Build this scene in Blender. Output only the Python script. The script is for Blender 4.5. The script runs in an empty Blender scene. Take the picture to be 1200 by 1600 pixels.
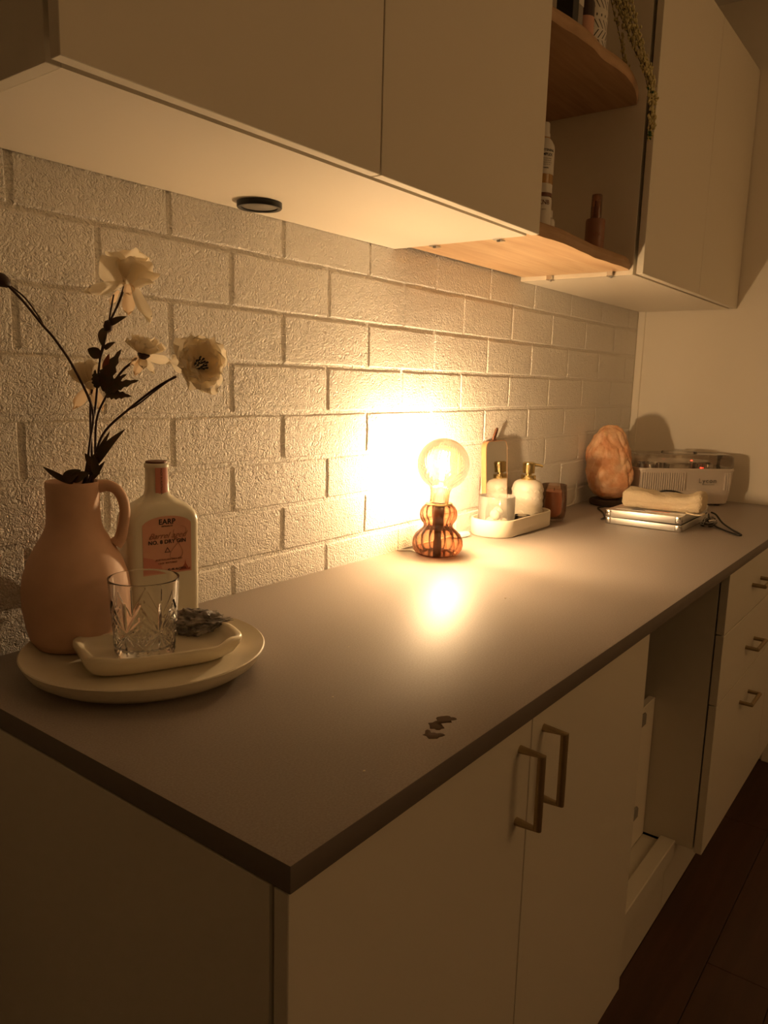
import bpy, bmesh, math, random
from mathutils import Vector, Matrix, noise, Quaternion

random.seed(7)
SC = bpy.context.scene
COL = SC.collection
PI = math.pi

# ------------------------------------------------------------------ camera
R_RIGHT = Vector((0.60421984, -0.79635939, 0.0270206))
R_UP = Vector((0.11662851, 0.12193295, 0.98566229))
R_FWD = Vector((0.78823612, 0.59240533, -0.16655252))
cam = bpy.data.cameras.new('camera')
cam.sensor_fit = 'HORIZONTAL'
cam.sensor_width = 36.0
cam.lens = 36.0 * 1203.2 / 1200.0
cam.clip_start = 0.02
camo = bpy.data.objects.new('camera', cam)
COL.objects.link(camo)
camo.matrix_world = Matrix((
    (R_RIGHT.x, R_UP.x, -R_FWD.x, -0.40008),
    (R_RIGHT.y, R_UP.y, -R_FWD.y, -1.00310),
    (R_RIGHT.z, R_UP.z, -R_FWD.z, 1.27749),
    (0, 0, 0, 1)))
SC.camera = camo

# ------------------------------------------------------------------ world, exposure, room light
w = bpy.data.worlds.new('night')
w.use_nodes = True
w.node_tree.nodes['Background'].inputs[0].default_value = (1.0, 0.55, 0.25, 1)
w.node_tree.nodes['Background'].inputs[1].default_value = 0.0
SC.world = w
SC.view_settings.view_transform = 'Standard'
SC.view_settings.look = 'None'
SC.view_settings.gamma = 1.0
SC.view_settings.use_curve_mapping = False
SC.view_settings.exposure = 0.0

LAMP_GLOW = 4900.0         # radiance of the glowing filaments
LAMP_COL = (1.0, 0.745, 0.485)
ROOM_POWER = 5.0
ROOM_COL = (1.0, 0.56, 0.22)


def area_light(name, loc, target, size, power, col):
    d = bpy.data.lights.new(name, 'AREA')
    d.shape = 'DISK'
    d.size = size
    d.energy = power
    d.color = col
    o = bpy.data.objects.new(name, d)
    COL.objects.link(o)
    o.location = loc
    o.rotation_euler = (Vector(target) - Vector(loc)).to_track_quat('-Z', 'Y').to_euler()
    return o


# a dim lamp elsewhere in the room, behind and to the right of the photographer
area_light('room_lamp_light', (1.3, -2.75, 1.95), (1.1, 0, 1.2), 1.1, ROOM_POWER, ROOM_COL)

# ------------------------------------------------------------------ materials


def mat(name, col=(0.8, 0.8, 0.8), rough=0.5, metal=0.0, trans=0.0, ior=1.45, spec=0.5,
        bump=None, sss=0.0, coat=0.0, vary=None, alpha=None):
    """bump=(scale, strength, distance[, detail]) ; vary=(colour2, scale)"""
    m = bpy.data.materials.new(name)
    m.use_nodes = True
    nt = m.node_tree
    b = nt.nodes['Principled BSDF']
    b.inputs['Base Color'].default_value = (*col, 1)
    b.inputs['Roughness'].default_value = rough
    b.inputs['Metallic'].default_value = metal
    b.inputs['Transmission Weight'].default_value = trans
    b.inputs['IOR'].default_value = ior
    b.inputs['Specular IOR Level'].default_value = spec
    b.inputs['Coat Weight'].default_value = coat
    if sss:
        b.inputs['Subsurface Weight'].default_value = sss
        b.inputs['Subsurface Radius'].default_value = (0.01, 0.006, 0.003)
        b.inputs['Subsurface Scale'].default_value = 1.0
    geo = nt.nodes.new('ShaderNodeNewGeometry')
    if bump:
        n = nt.nodes.new('ShaderNodeTexNoise')
        n.inputs['Scale'].default_value = bump[0]
        n.inputs['Detail'].default_value = bump[3] if len(bump) > 3 else 3.0
        nt.links.new(geo.outputs['Position'], n.inputs['Vector'])
        bp = nt.nodes.new('ShaderNodeBump')
        bp.inputs['Strength'].default_value = bump[1]
        bp.inputs['Distance'].default_value = bump[2]
        nt.links.new(n.outputs['Fac'], bp.inputs['Height'])
        nt.links.new(bp.outputs['Normal'], b.inputs['Normal'])
    if vary:
        n2 = nt.nodes.new('ShaderNodeTexNoise')
        n2.inputs['Scale'].default_value = vary[1]
        n2.inputs['Detail'].default_value = 4.0
        nt.links.new(geo.outputs['Position'], n2.inputs['Vector'])
        cr = nt.nodes.new('ShaderNodeValToRGB')
        cr.color_ramp.elements[0].position = 0.38
        cr.color_ramp.elements[0].color = (*col, 1)
        cr.color_ramp.elements[1].position = 0.65
        cr.color_ramp.elements[1].color = (*vary[0], 1)
        nt.links.new(n2.outputs['Fac'], cr.inputs['Fac'])
        nt.links.new(cr.outputs['Color'], b.inputs['Base Color'])
    return m


def thin_glass(name, clear, edge, rough=0.03, gloss=1.0, white=0.0, ior=1.45, edge_at=0.75, mid=None):
    """thin-walled coloured glass: clear where looked through square-on, deeper at a slant"""
    m = bpy.data.materials.new(name)
    m.use_nodes = True
    nt = m.node_tree
    nt.nodes.clear()
    out = nt.nodes.new('ShaderNodeOutputMaterial')
    lw = nt.nodes.new('ShaderNodeLayerWeight')
    lw.inputs['Blend'].default_value = 0.5
    cr = nt.nodes.new('ShaderNodeValToRGB')
    cr.color_ramp.elements[0].position = 0.0
    cr.color_ramp.elements[0].color = (*clear, 1)
    cr.color_ramp.elements[1].position = edge_at
    cr.color_ramp.elements[1].color = (*edge, 1)
    if mid:
        e_ = cr.color_ramp.elements.new(mid[0])
        e_.color = (*mid[1], 1)
    nt.links.new(lw.outputs['Facing'], cr.inputs['Fac'])
    tr = nt.nodes.new('ShaderNodeBsdfTransparent')
    nt.links.new(cr.outputs['Color'], tr.inputs['Color'])
    gl = nt.nodes.new('ShaderNodeBsdfGlossy')
    gl.inputs['Roughness'].default_value = rough
    fr = nt.nodes.new('ShaderNodeFresnel')
    fr.inputs['IOR'].default_value = ior
    mul = nt.nodes.new('ShaderNodeMath')
    mul.operation = 'MULTIPLY'
    mul.inputs[1].default_value = gloss
    nt.links.new(fr.outputs[0], mul.inputs[0])
    mx = nt.nodes.new('ShaderNodeMixShader')
    nt.links.new(mul.outputs[0], mx.inputs[0])
    nt.links.new(tr.outputs[0], mx.inputs[1])
    nt.links.new(gl.outputs[0], mx.inputs[2])
    last = mx
    if white:
        df = nt.nodes.new('ShaderNodeBsdfTranslucent')
        df.inputs['Color'].default_value = (*clear, 1)
        d2 = nt.nodes.new('ShaderNodeBsdfDiffuse')
        d2.inputs['Color'].default_value = (*clear, 1)
        ad = nt.nodes.new('ShaderNodeMixShader')
        nt.links.new(df.outputs[0], ad.inputs[1])
        nt.links.new(d2.outputs[0], ad.inputs[2])
        m2 = nt.nodes.new('ShaderNodeMixShader')
        m2.inputs[0].default_value = white
        nt.links.new(mx.outputs[0], m2.inputs[1])
        nt.links.new(ad.outputs[0], m2.inputs[2])
        last = m2
    nt.links.new(last.outputs[0], out.inputs['Surface'])
    return m


def stucco(name, col, strength=1.0):
    m = bpy.data.materials.new(name)
    m.use_nodes = True
    nt = m.node_tree
    b = nt.nodes['Principled BSDF']
    b.inputs['Base Color'].default_value = (*col, 1)
    b.inputs['Roughness'].default_value = 0.5
    b.inputs['Specular IOR Level'].default_value = 0.40
    geo = nt.nodes.new('ShaderNodeNewGeometry')
    n = nt.nodes.new('ShaderNodeTexNoise')
    n.inputs['Scale'].default_value = 150.0
    n.inputs['Detail'].default_value = 2.5
    n.inputs['Roughness'].default_value = 0.55
    n.inputs['Distortion'].default_value = 0.35
    nt.links.new(geo.outputs['Position'], n.inputs['Vector'])
    # ridged: 1-|2n-1| gives raised worm-like ridges of brushed-on paint
    a = nt.nodes.new('ShaderNodeMath'); a.operation = 'MULTIPLY_ADD'
    a.inputs[1].default_value = 2.0; a.inputs[2].default_value = -1.0
    nt.links.new(n.outputs['Fac'], a.inputs[0])
    c = nt.nodes.new('ShaderNodeMath'); c.operation = 'ABSOLUTE'
    nt.links.new(a.outputs[0], c.inputs[0])
    d = nt.nodes.new('ShaderNodeMath'); d.operation = 'SUBTRACT'
    d.inputs[0].default_value = 1.0
    nt.links.new(c.outputs[0], d.inputs[1])
    n3 = nt.nodes.new('ShaderNodeTexNoise')
    n3.inputs['Scale'].default_value = 60.0
    n3.inputs['Detail'].default_value = 2.0
    nt.links.new(geo.outputs['Position'], n3.inputs['Vector'])
    e = nt.nodes.new('ShaderNodeMath'); e.operation = 'MULTIPLY_ADD'
    e.inputs[1].default_value = 0.8
    nt.links.new(n3.outputs['Fac'], e.inputs[0])
    nt.links.new(d.outputs[0], e.inputs[2])
    bp = nt.nodes.new('ShaderNodeBump')
    bp.inputs['Strength'].default_value = strength
    bp.inputs['Distance'].default_value = 0.0042
    nt.links.new(e.outputs[0], bp.inputs['Height'])
    nt.links.new(bp.outputs['Normal'], b.inputs['Normal'])
    return m


def wood(name, c1, c2, axis=0, scale=1.0, rough=0.5):
    m = bpy.data.materials.new(name)
    m.use_nodes = True
    nt = m.node_tree
    b = nt.nodes['Principled BSDF']
    b.inputs['Roughness'].default_value = rough
    geo = nt.nodes.new('ShaderNodeNewGeometry')
    mp = nt.nodes.new('ShaderNodeMapping')
    s = [22.0 * scale] * 3
    s[axis] = 1.6 * scale
    mp.inputs['Scale'].default_value = s
    nt.links.new(geo.outputs['Position'], mp.inputs['Vector'])
    n = nt.nodes.new('ShaderNodeTexNoise')
    n.inputs['Scale'].default_value = 1.6
    n.inputs['Detail'].default_value = 6.0
    n.inputs['Distortion'].default_value = 0.6
    nt.links.new(mp.outputs[0], n.inputs['Vector'])
    cr = nt.nodes.new('ShaderNodeValToRGB')
    cr.color_ramp.elements[0].position = 0.32
    cr.color_ramp.elements[0].color = (*c1, 1)
    cr.color_ramp.elements[1].position = 0.68
    cr.color_ramp.elements[1].color = (*c2, 1)
    nt.links.new(n.outputs['Fac'], cr.inputs['Fac'])
    nt.links.new(cr.outputs['Color'], b.inputs['Base Color'])
    return m


M = {}
M['brick'] = stucco('white_stucco_paint', (0.87, 0.83, 0.77), 1.0)
M['wall'] = mat('cream_wall_paint', (0.88, 0.81, 0.69), 0.55, bump=(300, 0.05, 0.0005))
M['ceiling'] = mat('ceiling_paint', (0.88, 0.85, 0.80), 0.8)
M['cab'] = mat('cream_laminate', (0.80, 0.74, 0.62), 0.42, bump=(900, 0.04, 0.0002))
M['cabin'] = mat('cabinet_underside_white', (0.89, 0.82, 0.70), 0.38)
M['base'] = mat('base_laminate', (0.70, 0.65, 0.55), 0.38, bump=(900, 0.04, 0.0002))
M['gap'] = mat('dark_gap', (0.02, 0.018, 0.015), 0.8)
M['counter'] = mat('grey_stone_laminate', (0.335, 0.29, 0.258), 0.48, spec=0.42,
                   bump=(700, 0.10, 0.0004), vary=((0.39, 0.34, 0.302), 420))
M['counter_edge'] = mat('dark_counter_edging', (0.17, 0.14, 0.12), 0.5)
M['floor'] = wood('dark_floor_wood', (0.055, 0.022, 0.010), (0.085, 0.034, 0.016), axis=0, rough=0.45)
M['floorgap'] = mat('floor_joint', (0.01, 0.006, 0.004), 0.9)
M['pine'] = wood('pale_pine', (0.66, 0.42, 0.23), (0.82, 0.60, 0.37), axis=0, scale=1.3, rough=0.45)
M['timber_edge_shade'] = wood('live_edge_wood_and_shade', (0.40, 0.245, 0.125), (0.52, 0.33, 0.18), axis=0, scale=2.0, rough=0.6)  # upper board wood; on shelf fronts the darker tone stands for shade
M['brass'] = mat('brushed_brass', (0.42, 0.33, 0.20), 0.45, metal=1.0)
M['gold'] = mat('polished_brass', (0.74, 0.60, 0.30), 0.16, metal=1.0)
M['chrome'] = mat('chrome', (0.75, 0.73, 0.70), 0.15, metal=1.0)
M['alu'] = mat('brushed_aluminium', (0.78, 0.76, 0.73), 0.42, metal=0.85)
M['black'] = mat('black_plastic', (0.012, 0.011, 0.010), 0.35)
M['blackrough'] = mat('black_rubber', (0.02, 0.018, 0.016), 0.6)
M['white_cord'] = mat('white_cord', (0.72, 0.70, 0.66), 0.45)
M['vase'] = mat('dusty_pink_ceramic', (0.66, 0.42, 0.29), 0.60, bump=(500, 0.12, 0.0004), vary=((0.62, 0.39, 0.265), 40))
M['cream_cer'] = mat('cream_ceramic', (0.76, 0.69, 0.54), 0.28, vary=((0.73, 0.65, 0.50), 30))
M['dish'] = mat('ivory_glazed_ceramic', (0.78, 0.70, 0.53), 0.20)
M['gin'] = mat('white_glazed_bottle', (0.74, 0.70, 0.57), 0.24)
M['label'] = mat('pink_paper_label', (0.68, 0.35, 0.26), 0.55, vary=((0.72, 0.41, 0.29), 25))
M['label_dark'] = mat('rust_paper_print', (0.42, 0.11, 0.07), 0.55)
M['label_rose'] = mat('rose_paper_print', (0.62, 0.26, 0.20), 0.55)
M['ink'] = mat('black_ink', (0.02, 0.016, 0.016), 0.6)
M['ink_brown'] = mat('brown_ink', (0.30, 0.12, 0.07), 0.6)
M['ink_grey'] = mat('grey_ink', (0.22, 0.18, 0.15), 0.6)
M['glass'] = mat('clear_glass', (1, 1, 1), 0.0, trans=1.0, ior=1.48)
M['shell'] = mat('rough_grey_shell', (0.10, 0.09, 0.085), 0.55, bump=(140, 0.8, 0.003), vary=((0.42, 0.38, 0.34), 55))


def cloth_petal(name, col):
    m = bpy.data.materials.new(name)
    m.use_nodes = True
    nt = m.node_tree
    b = nt.nodes['Principled BSDF']
    out = nt.nodes['Material Output']
    b.inputs['Base Color'].default_value = (*col, 1)
    b.inputs['Roughness'].default_value = 0.7
    t = nt.nodes.new('ShaderNodeBsdfTranslucent')
    t.inputs['Color'].default_value = (*col, 1)
    mx = nt.nodes.new('ShaderNodeMixShader')
    mx.inputs[0].default_value = 0.55
    nt.links.new(b.outputs[0], mx.inputs[1])
    nt.links.new(t.outputs[0], mx.inputs[2])
    nt.links.new(mx.outputs[0], out.inputs['Surface'])
    return m


M['petal'] = cloth_petal('cream_silk_petal', (0.92, 0.84, 0.68))
M['petal_tip'] = cloth_petal('blush_silk_petal', (0.86, 0.68, 0.48))
M['stem'] = mat('dark_stem', (0.045, 0.018, 0.012), 0.5)
M['leaf'] = mat('dark_olive_leaf', (0.070, 0.052, 0.022), 0.55, vary=((0.10, 0.05, 0.02), 90))
M['leaf_red'] = mat('russet_leaf', (0.26, 0.06, 0.02), 0.55)
M['leaf_edge'] = mat('olive_gold_leaf', (0.22, 0.15, 0.05), 0.55)
M['stamen'] = mat('black_stamen', (0.015, 0.012, 0.02), 0.6)
M['globe'] = thin_glass('ribbed_amber_globe', (1.0, 0.94, 0.83), (0.74, 0.52, 0.28), rough=0.03, white=0.006, edge_at=0.60, mid=(0.035, (0.80, 0.68, 0.48)))
M['bulbneck'] = M['globe']
M['lampbase'] = thin_glass('ribbed_pink_amber_glass', (0.98, 0.68, 0.50), (0.52, 0.20, 0.09), rough=0.04, gloss=1.3, white=0.05)
M['bronze'] = mat('dark_bronze_socket', (0.085, 0.045, 0.025), 0.4, metal=0.4)
M['tray'] = mat('cream_stone_tray', (0.78, 0.71, 0.58), 0.45)
M['mirror'] = mat('mirror_silver', (0.80, 0.78, 0.74), 0.02, metal=1.0)
M['mwood'] = wood('orange_wood', (0.42, 0.19, 0.08), (0.50, 0.25, 0.11), axis=2, rough=0.4)
M['leather'] = mat('brown_leather', (0.16, 0.06, 0.03), 0.5)
M['soap'] = mat('matte_white_ceramic', (0.66, 0.60, 0.51), 0.40)
M['ribglass'] = thin_glass('ribbed_clear_glass', (0.99, 0.98, 0.95), (0.86, 0.82, 0.74), rough=0.05, gloss=1.4, white=0.16)
M['cotton'] = mat('cotton_wool', (0.84, 0.80, 0.72), 0.9, bump=(260, 0.6, 0.002))
M['tumbler'] = thin_glass('smoky_pink_glass', (0.98, 0.90, 0.84), (0.93, 0.80, 0.70), rough=0.05, gloss=0.8)
M['wax'] = mat('brown_wax', (0.52, 0.27, 0.17), 0.35, sss=0.1)
M['salt'] = mat('himalayan_salt', (0.66, 0.32, 0.16), 0.45, bump=(90, 0.8, 0.004, 6), sss=0.15, vary=((0.80, 0.52, 0.32), 26))
M['salt'].node_tree.nodes['Principled BSDF'].inputs['Subsurface Radius'].default_value = (0.02, 0.008, 0.003)
M['saltbase'] = mat('dark_wood_base', (0.05, 0.028, 0.016), 0.5)
M['heater'] = mat('white_abs_plastic', (0.70, 0.61, 0.53), 0.40)
M['lid'] = thin_glass('smoky_clear_plastic', (0.93, 0.90, 0.86), (0.55, 0.50, 0.45), rough=0.06, gloss=1.4, white=0.05)
M['towel'] = mat('cream_terry_towel', (0.80, 0.66, 0.46), 0.95, bump=(420, 1.0, 0.004, 2))
M['paper'] = mat('glossy_paper', (0.80, 0.76, 0.70), 0.3)
M['orange'] = mat('orange_print', (0.75, 0.17, 0.04), 0.35)
M['navy'] = mat('navy_print', (0.02, 0.025, 0.07), 0.35)
M['clearplastic'] = thin_glass('crumpled_clear_plastic', (0.85, 0.82, 0.78), (0.30, 0.27, 0.24), rough=0.12, gloss=2.0)
M['wet'] = mat('wet_counter_water', (0.085, 0.06, 0.042), 0.9, spec=0.0)
M['crumb'] = mat('pale_crumb', (0.75, 0.66, 0.5), 0.8)
M['whiteplastic'] = mat('white_bottle_plastic', (0.72, 0.68, 0.62), 0.4)
M['amberliq'] = mat('amber_liquid', (0.46, 0.26, 0.08), 0.2)
M['tealplastic'] = mat('rose_brown_plastic', (0.30, 0.14, 0.08), 0.35)
M['capbrown'] = thin_glass('amber_clear_cap', (0.75, 0.50, 0.33), (0.35, 0.17, 0.09), rough=0.08, gloss=1.5, white=0.2)
M['greybox'] = mat('grey_card', (0.28, 0.26, 0.23), 0.6)
M['pinkbox'] = mat('pink_card', (0.60, 0.34, 0.24), 0.6)
M['darkpot'] = mat('dark_brown_glass', (0.05, 0.025, 0.015), 0.3)
M['planter'] = mat('white_planter_glaze', (0.72, 0.68, 0.60), 0.4)
M['bead'] = mat('pale_yellow_green_bead', (0.62, 0.54, 0.26), 0.5)
M['vine'] = mat('olive_vine', (0.10, 0.09, 0.03), 0.6)
M['green'] = mat('deep_green_tip', (0.02, 0.09, 0.02), 0.5)
M['lens'] = mat('frosted_grey_lens', (0.22, 0.20, 0.17), 0.35)


def emission(name, col, s):
    m = bpy.data.materials.new(name)
    m.use_nodes = True
    nt = m.node_tree
    nt.nodes.clear()
    o = nt.nodes.new('ShaderNodeOutputMaterial')
    e = nt.nodes.new('ShaderNodeEmission')
    e.inputs[0].default_value = (*col, 1)
    e.inputs[1].default_value = s
    nt.links.new(e.outputs[0], o.inputs[0])
    return m


M['filament'] = emission('glowing_filament', LAMP_COL, LAMP_GLOW)
M['red_led'] = emission('red_indicator', (1.0, 0.05, 0.02), 6.0)

# ------------------------------------------------------------------ helpers
ORG = {}


def thing(name, label, cat, loc=(0, 0, 0), group=None, kind=None):
    o = bpy.data.objects.new(name, None)
    COL.objects.link(o)
    o.empty_display_size = 0.02
    o.location = loc
    o['label'] = label
    o['category'] = cat
    if group:
        o['group'] = group
    if kind:
        o['kind'] = kind
    ORG[o.name] = Vector(loc)
    return o


def tag(o, label=None, cat=None, group=None, kind=None):
    if label: o['label'] = label
    if cat: o['category'] = cat
    if group: o['group'] = group
    if kind: o['kind'] = kind
    return o


def smooth(me, ang=35):
    for p in me.polygons:
        p.use_smooth = True
    if ang is not None and ang < 180:
        me.set_sharp_from_angle(angle=math.radians(ang))


def link(name, me, m, parent=None, ang=None, label=None):
    """mesh data is given in world coordinates; stored relative to its thing's origin"""
    if m is not None and not me.materials:
        me.materials.append(m)
    o = bpy.data.objects.new(name, me)
    COL.objects.link(o)
    if parent is not None:
        org = ORG[parent.name]
        me.transform(Matrix.Translation(-org))
        o.parent = parent
        ORG[o.name] = org
    else:
        ORG[o.name] = Vector((0, 0, 0))
    if ang is not None:
        smooth(me, ang)
    if label:
        o['label'] = label
    return o


def origin_to(o, loc):
    """top-level single mesh: put its origin at loc"""
    o.data.transform(Matrix.Translation(-Vector(loc)))
    o.location = loc
    ORG[o.name] = Vector(loc)
    return o


def mesh(name, vs, fs):
    me = bpy.data.meshes.new(name)
    me.from_pydata([tuple(v) for v in vs], [], fs)
    me.validate()
    return me


def fin(bm, name, T=None):
    bmesh.ops.recalc_face_normals(bm, faces=bm.faces)
    me = bpy.data.meshes.new(name)
    bm.to_mesh(me)
    bm.free()
    if T is not None:
        me.transform(T)
    return me


def bm_box(bm, lo, hi, bev=0.0, seg=1):
    r = bmesh.ops.create_cube(bm, size=1.0)
    vs = r['verts']
    for v in vs:
        v.co = Vector([lo[i] + (v.co[i] + 0.5) * (hi[i] - lo[i]) for i in range(3)])
    if bev > 0:
        es = list({e for v in vs for e in v.link_edges})
        bmesh.ops.bevel(bm, geom=es, offset=bev, segments=seg, affect='EDGES', profile=0.5)


def box(name, lo, hi, m, parent=None, bev=0.0, seg=1, T=None, label=None):
    bm = bmesh.new()
    bm_box(bm, lo, hi, bev, seg)
    return link(name, fin(bm, name, T), m, parent, 40 if bev and seg > 1 else None, label)


def lathe_mesh(name, prof, n=48, c=(0, 0, 0), T=None, rfun=None, close=False):
    """prof: list of (r, z). r==0 makes a pole"""
    vs, fs, rings = [], [], []
    for i, (r, z) in enumerate(prof):
        if r <= 1e-6:
            rings.append([len(vs)])
            vs.append(Vector((c[0], c[1], c[2] + z)))
        else:
            ring = []
            for k in range(n):
                a = 2 * PI * k / n
                rr = r if rfun is None else rfun(r, z, a, i)
                ring.append(len(vs))
                vs.append(Vector((c[0] + rr * math.cos(a), c[1] + rr * math.sin(a), c[2] + z)))
            rings.append(ring)
    pairs = list(zip(rings[:-1], rings[1:]))
    if close:
        pairs.append((rings[-1], rings[0]))
    for a, b in pairs:
        if len(a) == 1 and len(b) == 1:
            continue
        for k in range(n):
            k2 = (k + 1) % n
            if len(a) == 1:
                fs.append((a[0], b[k2], b[k]))
            elif len(b) == 1:
                fs.append((a[k], a[k2], b[0]))
            else:
                fs.append((a[k], a[k2], b[k2], b[k]))
    me = mesh(name, vs, fs)
    bm = bmesh.new()
    bm.from_mesh(me)
    bmesh.ops.recalc_face_normals(bm, faces=bm.faces)
    bm.to_mesh(me)
    bm.free()
    if T is not None:
        me.transform(T)
    return me


def lathe(name, prof, m, parent=None, n=48, c=(0, 0, 0), T=None, rfun=None, ang=40, close=False, label=None):
    return link(name, lathe_mesh(name, prof, n, c, T, rfun, close), m, parent, ang, label)


def catmull(pts, sub=6):
    P = [Vector(p) for p in pts]
    if len(P) < 3:
        return P
    P = [2 * P[0] - P[1]] + P + [2 * P[-1] - P[-2]]
    out = []
    for i in range(1, len(P) - 2):
        p0, p1, p2, p3 = P[i - 1:i + 3]
        for s in range(sub):
            t = s / sub
            out.append(0.5 * ((2 * p1) + (p2 - p0) * t + (2 * p0 - 5 * p1 + 4 * p2 - p3) * t * t
                              + (3 * p1 - p0 - 3 * p2 + p3) * t ** 3))
    out.append(P[-2])
    return out


def bm_tube(bm, pts, r, n=8, cap=True):
    """r: number or list per point"""
    prev = None
    up = Vector((0.3, 0.2, 1)).normalized()
    rings = []
    for i, p in enumerate(pts):
        t = (pts[min(i + 1, len(pts) - 1)] - pts[max(i - 1, 0)]).normalized()
        if prev is None:
            a = t.orthogonal().normalized()
        else:
            a = (prev - t * prev.dot(t))
            a = a.normalized() if a.length > 1e-6 else t.orthogonal().normalized()
        prev = a
        b = t.cross(a)
        rr = r[i] if isinstance(r, (list, tuple)) else r
        rings.append([bm.verts.new(p + (a * math.cos(2 * PI * k / n) + b * math.sin(2 * PI * k / n)) * rr) for k in range(n)])
    for u, v in zip(rings[:-1], rings[1:]):
        for k in range(n):
            bm.faces.new((u[k], u[(k + 1) % n], v[(k + 1) % n], v[k]))
    if cap:
        bm.faces.new(rings[0][::-1])
        bm.faces.new(rings[-1])


def tube(name, pts, r, m, parent=None, n=8, sub=6, ang=60, T=None, label=None):
    bm = bmesh.new()
    P = catmull(pts, sub) if sub > 1 else [Vector(p) for p in pts]
    if isinstance(r, (list, tuple)) and len(r) != len(P):
        rr = []
        for i in range(len(P)):
            f = i / (len(P) - 1) * (len(r) - 1)
            k = min(int(f), len(r) - 2)
            rr.append(r[k] + (r[k + 1] - r[k]) * (f - k))
        r = rr
    bm_tube(bm, P, r, n)
    return link(name, fin(bm, name, T), m, parent, ang, label)


def loft(name, sections, m, parent=None, T=None, ang=40, cap=True, label=None, close=False):
    """sections: list of lists of Vector, same count"""
    vs, fs = [], []
    n = len(sections[0])
    for s in sections:
        vs += s
    L = len(sections)
    rng = range(L) if close else range(L - 1)
    for i in rng:
        j = (i + 1) % L
        for k in range(n):
            k2 = (k + 1) % n
            fs.append((i * n + k, i * n + k2, j * n + k2, j * n + k))
    if cap and not close:
        fs.append(tuple(range(n))[::-1])
        fs.append(tuple((L - 1) * n + k for k in range(n)))
    me = mesh(name, vs, fs)
    bm = bmesh.new()
    bm.from_mesh(me)
    bmesh.ops.recalc_face_normals(bm, faces=bm.faces)
    bm.to_mesh(me)
    bm.free()
    if T is not None:
        me.transform(T)
    return link(name, me, m, parent, ang, label)


def rrect(hx, hy, r, z=0.0, n=6, cx=0.0, cy=0.0):
    """rounded rectangle loop"""
    r = min(r, hx * 0.999, hy * 0.999)
    out = []
    for q, (sx, sy) in enumerate(((1, 1), (-1, 1), (-1, -1), (1, -1))):
        for k in range(n + 1):
            a = PI / 2 * (q + k / n)
            out.append(Vector((cx + sx * (hx - r) + r * math.cos(a), cy + sy * (hy - r) + r * math.sin(a), z)))
    return out


def frame(o, x, z):
    """matrix with origin o, local x axis x, local z axis z (y = z cross x)"""
    x = Vector(x).normalized()
    z = Vector(z).normalized()
    y = z.cross(x).normalized()
    x = y.cross(z).normalized()
    Mx = Matrix.Identity(4)
    for i in range(3):
        Mx[i][0] = x[i]; Mx[i][1] = y[i]; Mx[i][2] = z[i]; Mx[i][3] = o[i]
    return Mx


def text_mesh(body, size, ext=0.00015, align='CENTER', bold=0.0, shear=0.0, space=1.0, wx=1.0):
    c = bpy.data.curves.new('txt', 'FONT')
    c.body = body
    c.size = size
    c.extrude = ext
    c.align_x = align
    c.align_y = 'CENTER'
    c.offset = bold
    c.shear = shear
    c.space_character = space
    c.resolution_u = 3
    o = bpy.data.objects.new('txt', c)
    COL.objects.link(o)
    dg = bpy.context.evaluated_depsgraph_get()
    me = bpy.data.meshes.new_from_object(o.evaluated_get(dg))
    bpy.data.objects.remove(o)
    bpy.data.curves.remove(c)
    me.materials.clear()
    if wx != 1.0:
        me.transform(Matrix.Diagonal((wx, 1, 1, 1)))
    return me


def text(name, body, size, T, m, parent, **k):
    me = text_mesh(body, size, **k)
    me.transform(T)
    return link(name, me, m, parent)


def bend(me, R):
    """wrap a flat mesh (x right, y up, z out) round a vertical cylinder of radius R, front at +z"""
    for v in me.vertices:
        a = v.co.x / R
        rr = R + v.co.z
        v.co = Vector((rr * math.sin(a), v.co.y, rr * math.cos(a)))


def grid_patch(w, h, nx, ny, arch=0.0, z=0.0):
    vs, fs = [], []
    for j in range(ny + 1):
        for i in range(nx + 1):
            u = i / nx * 2 - 1
            y = -h / 2 + h * j / ny
            if arch:
                y += (arch * math.sqrt(max(0, 1 - u * u * 0.92)) - arch) * (j / ny)
            vs.append(Vector((u * w / 2, y, z)))
    for j in range(ny):
        for i in range(nx):
            a = j * (nx + 1) + i
            fs.append((a, a + 1, a + nx + 2, a + nx + 1))
    return mesh('patch', vs, fs)

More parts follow.
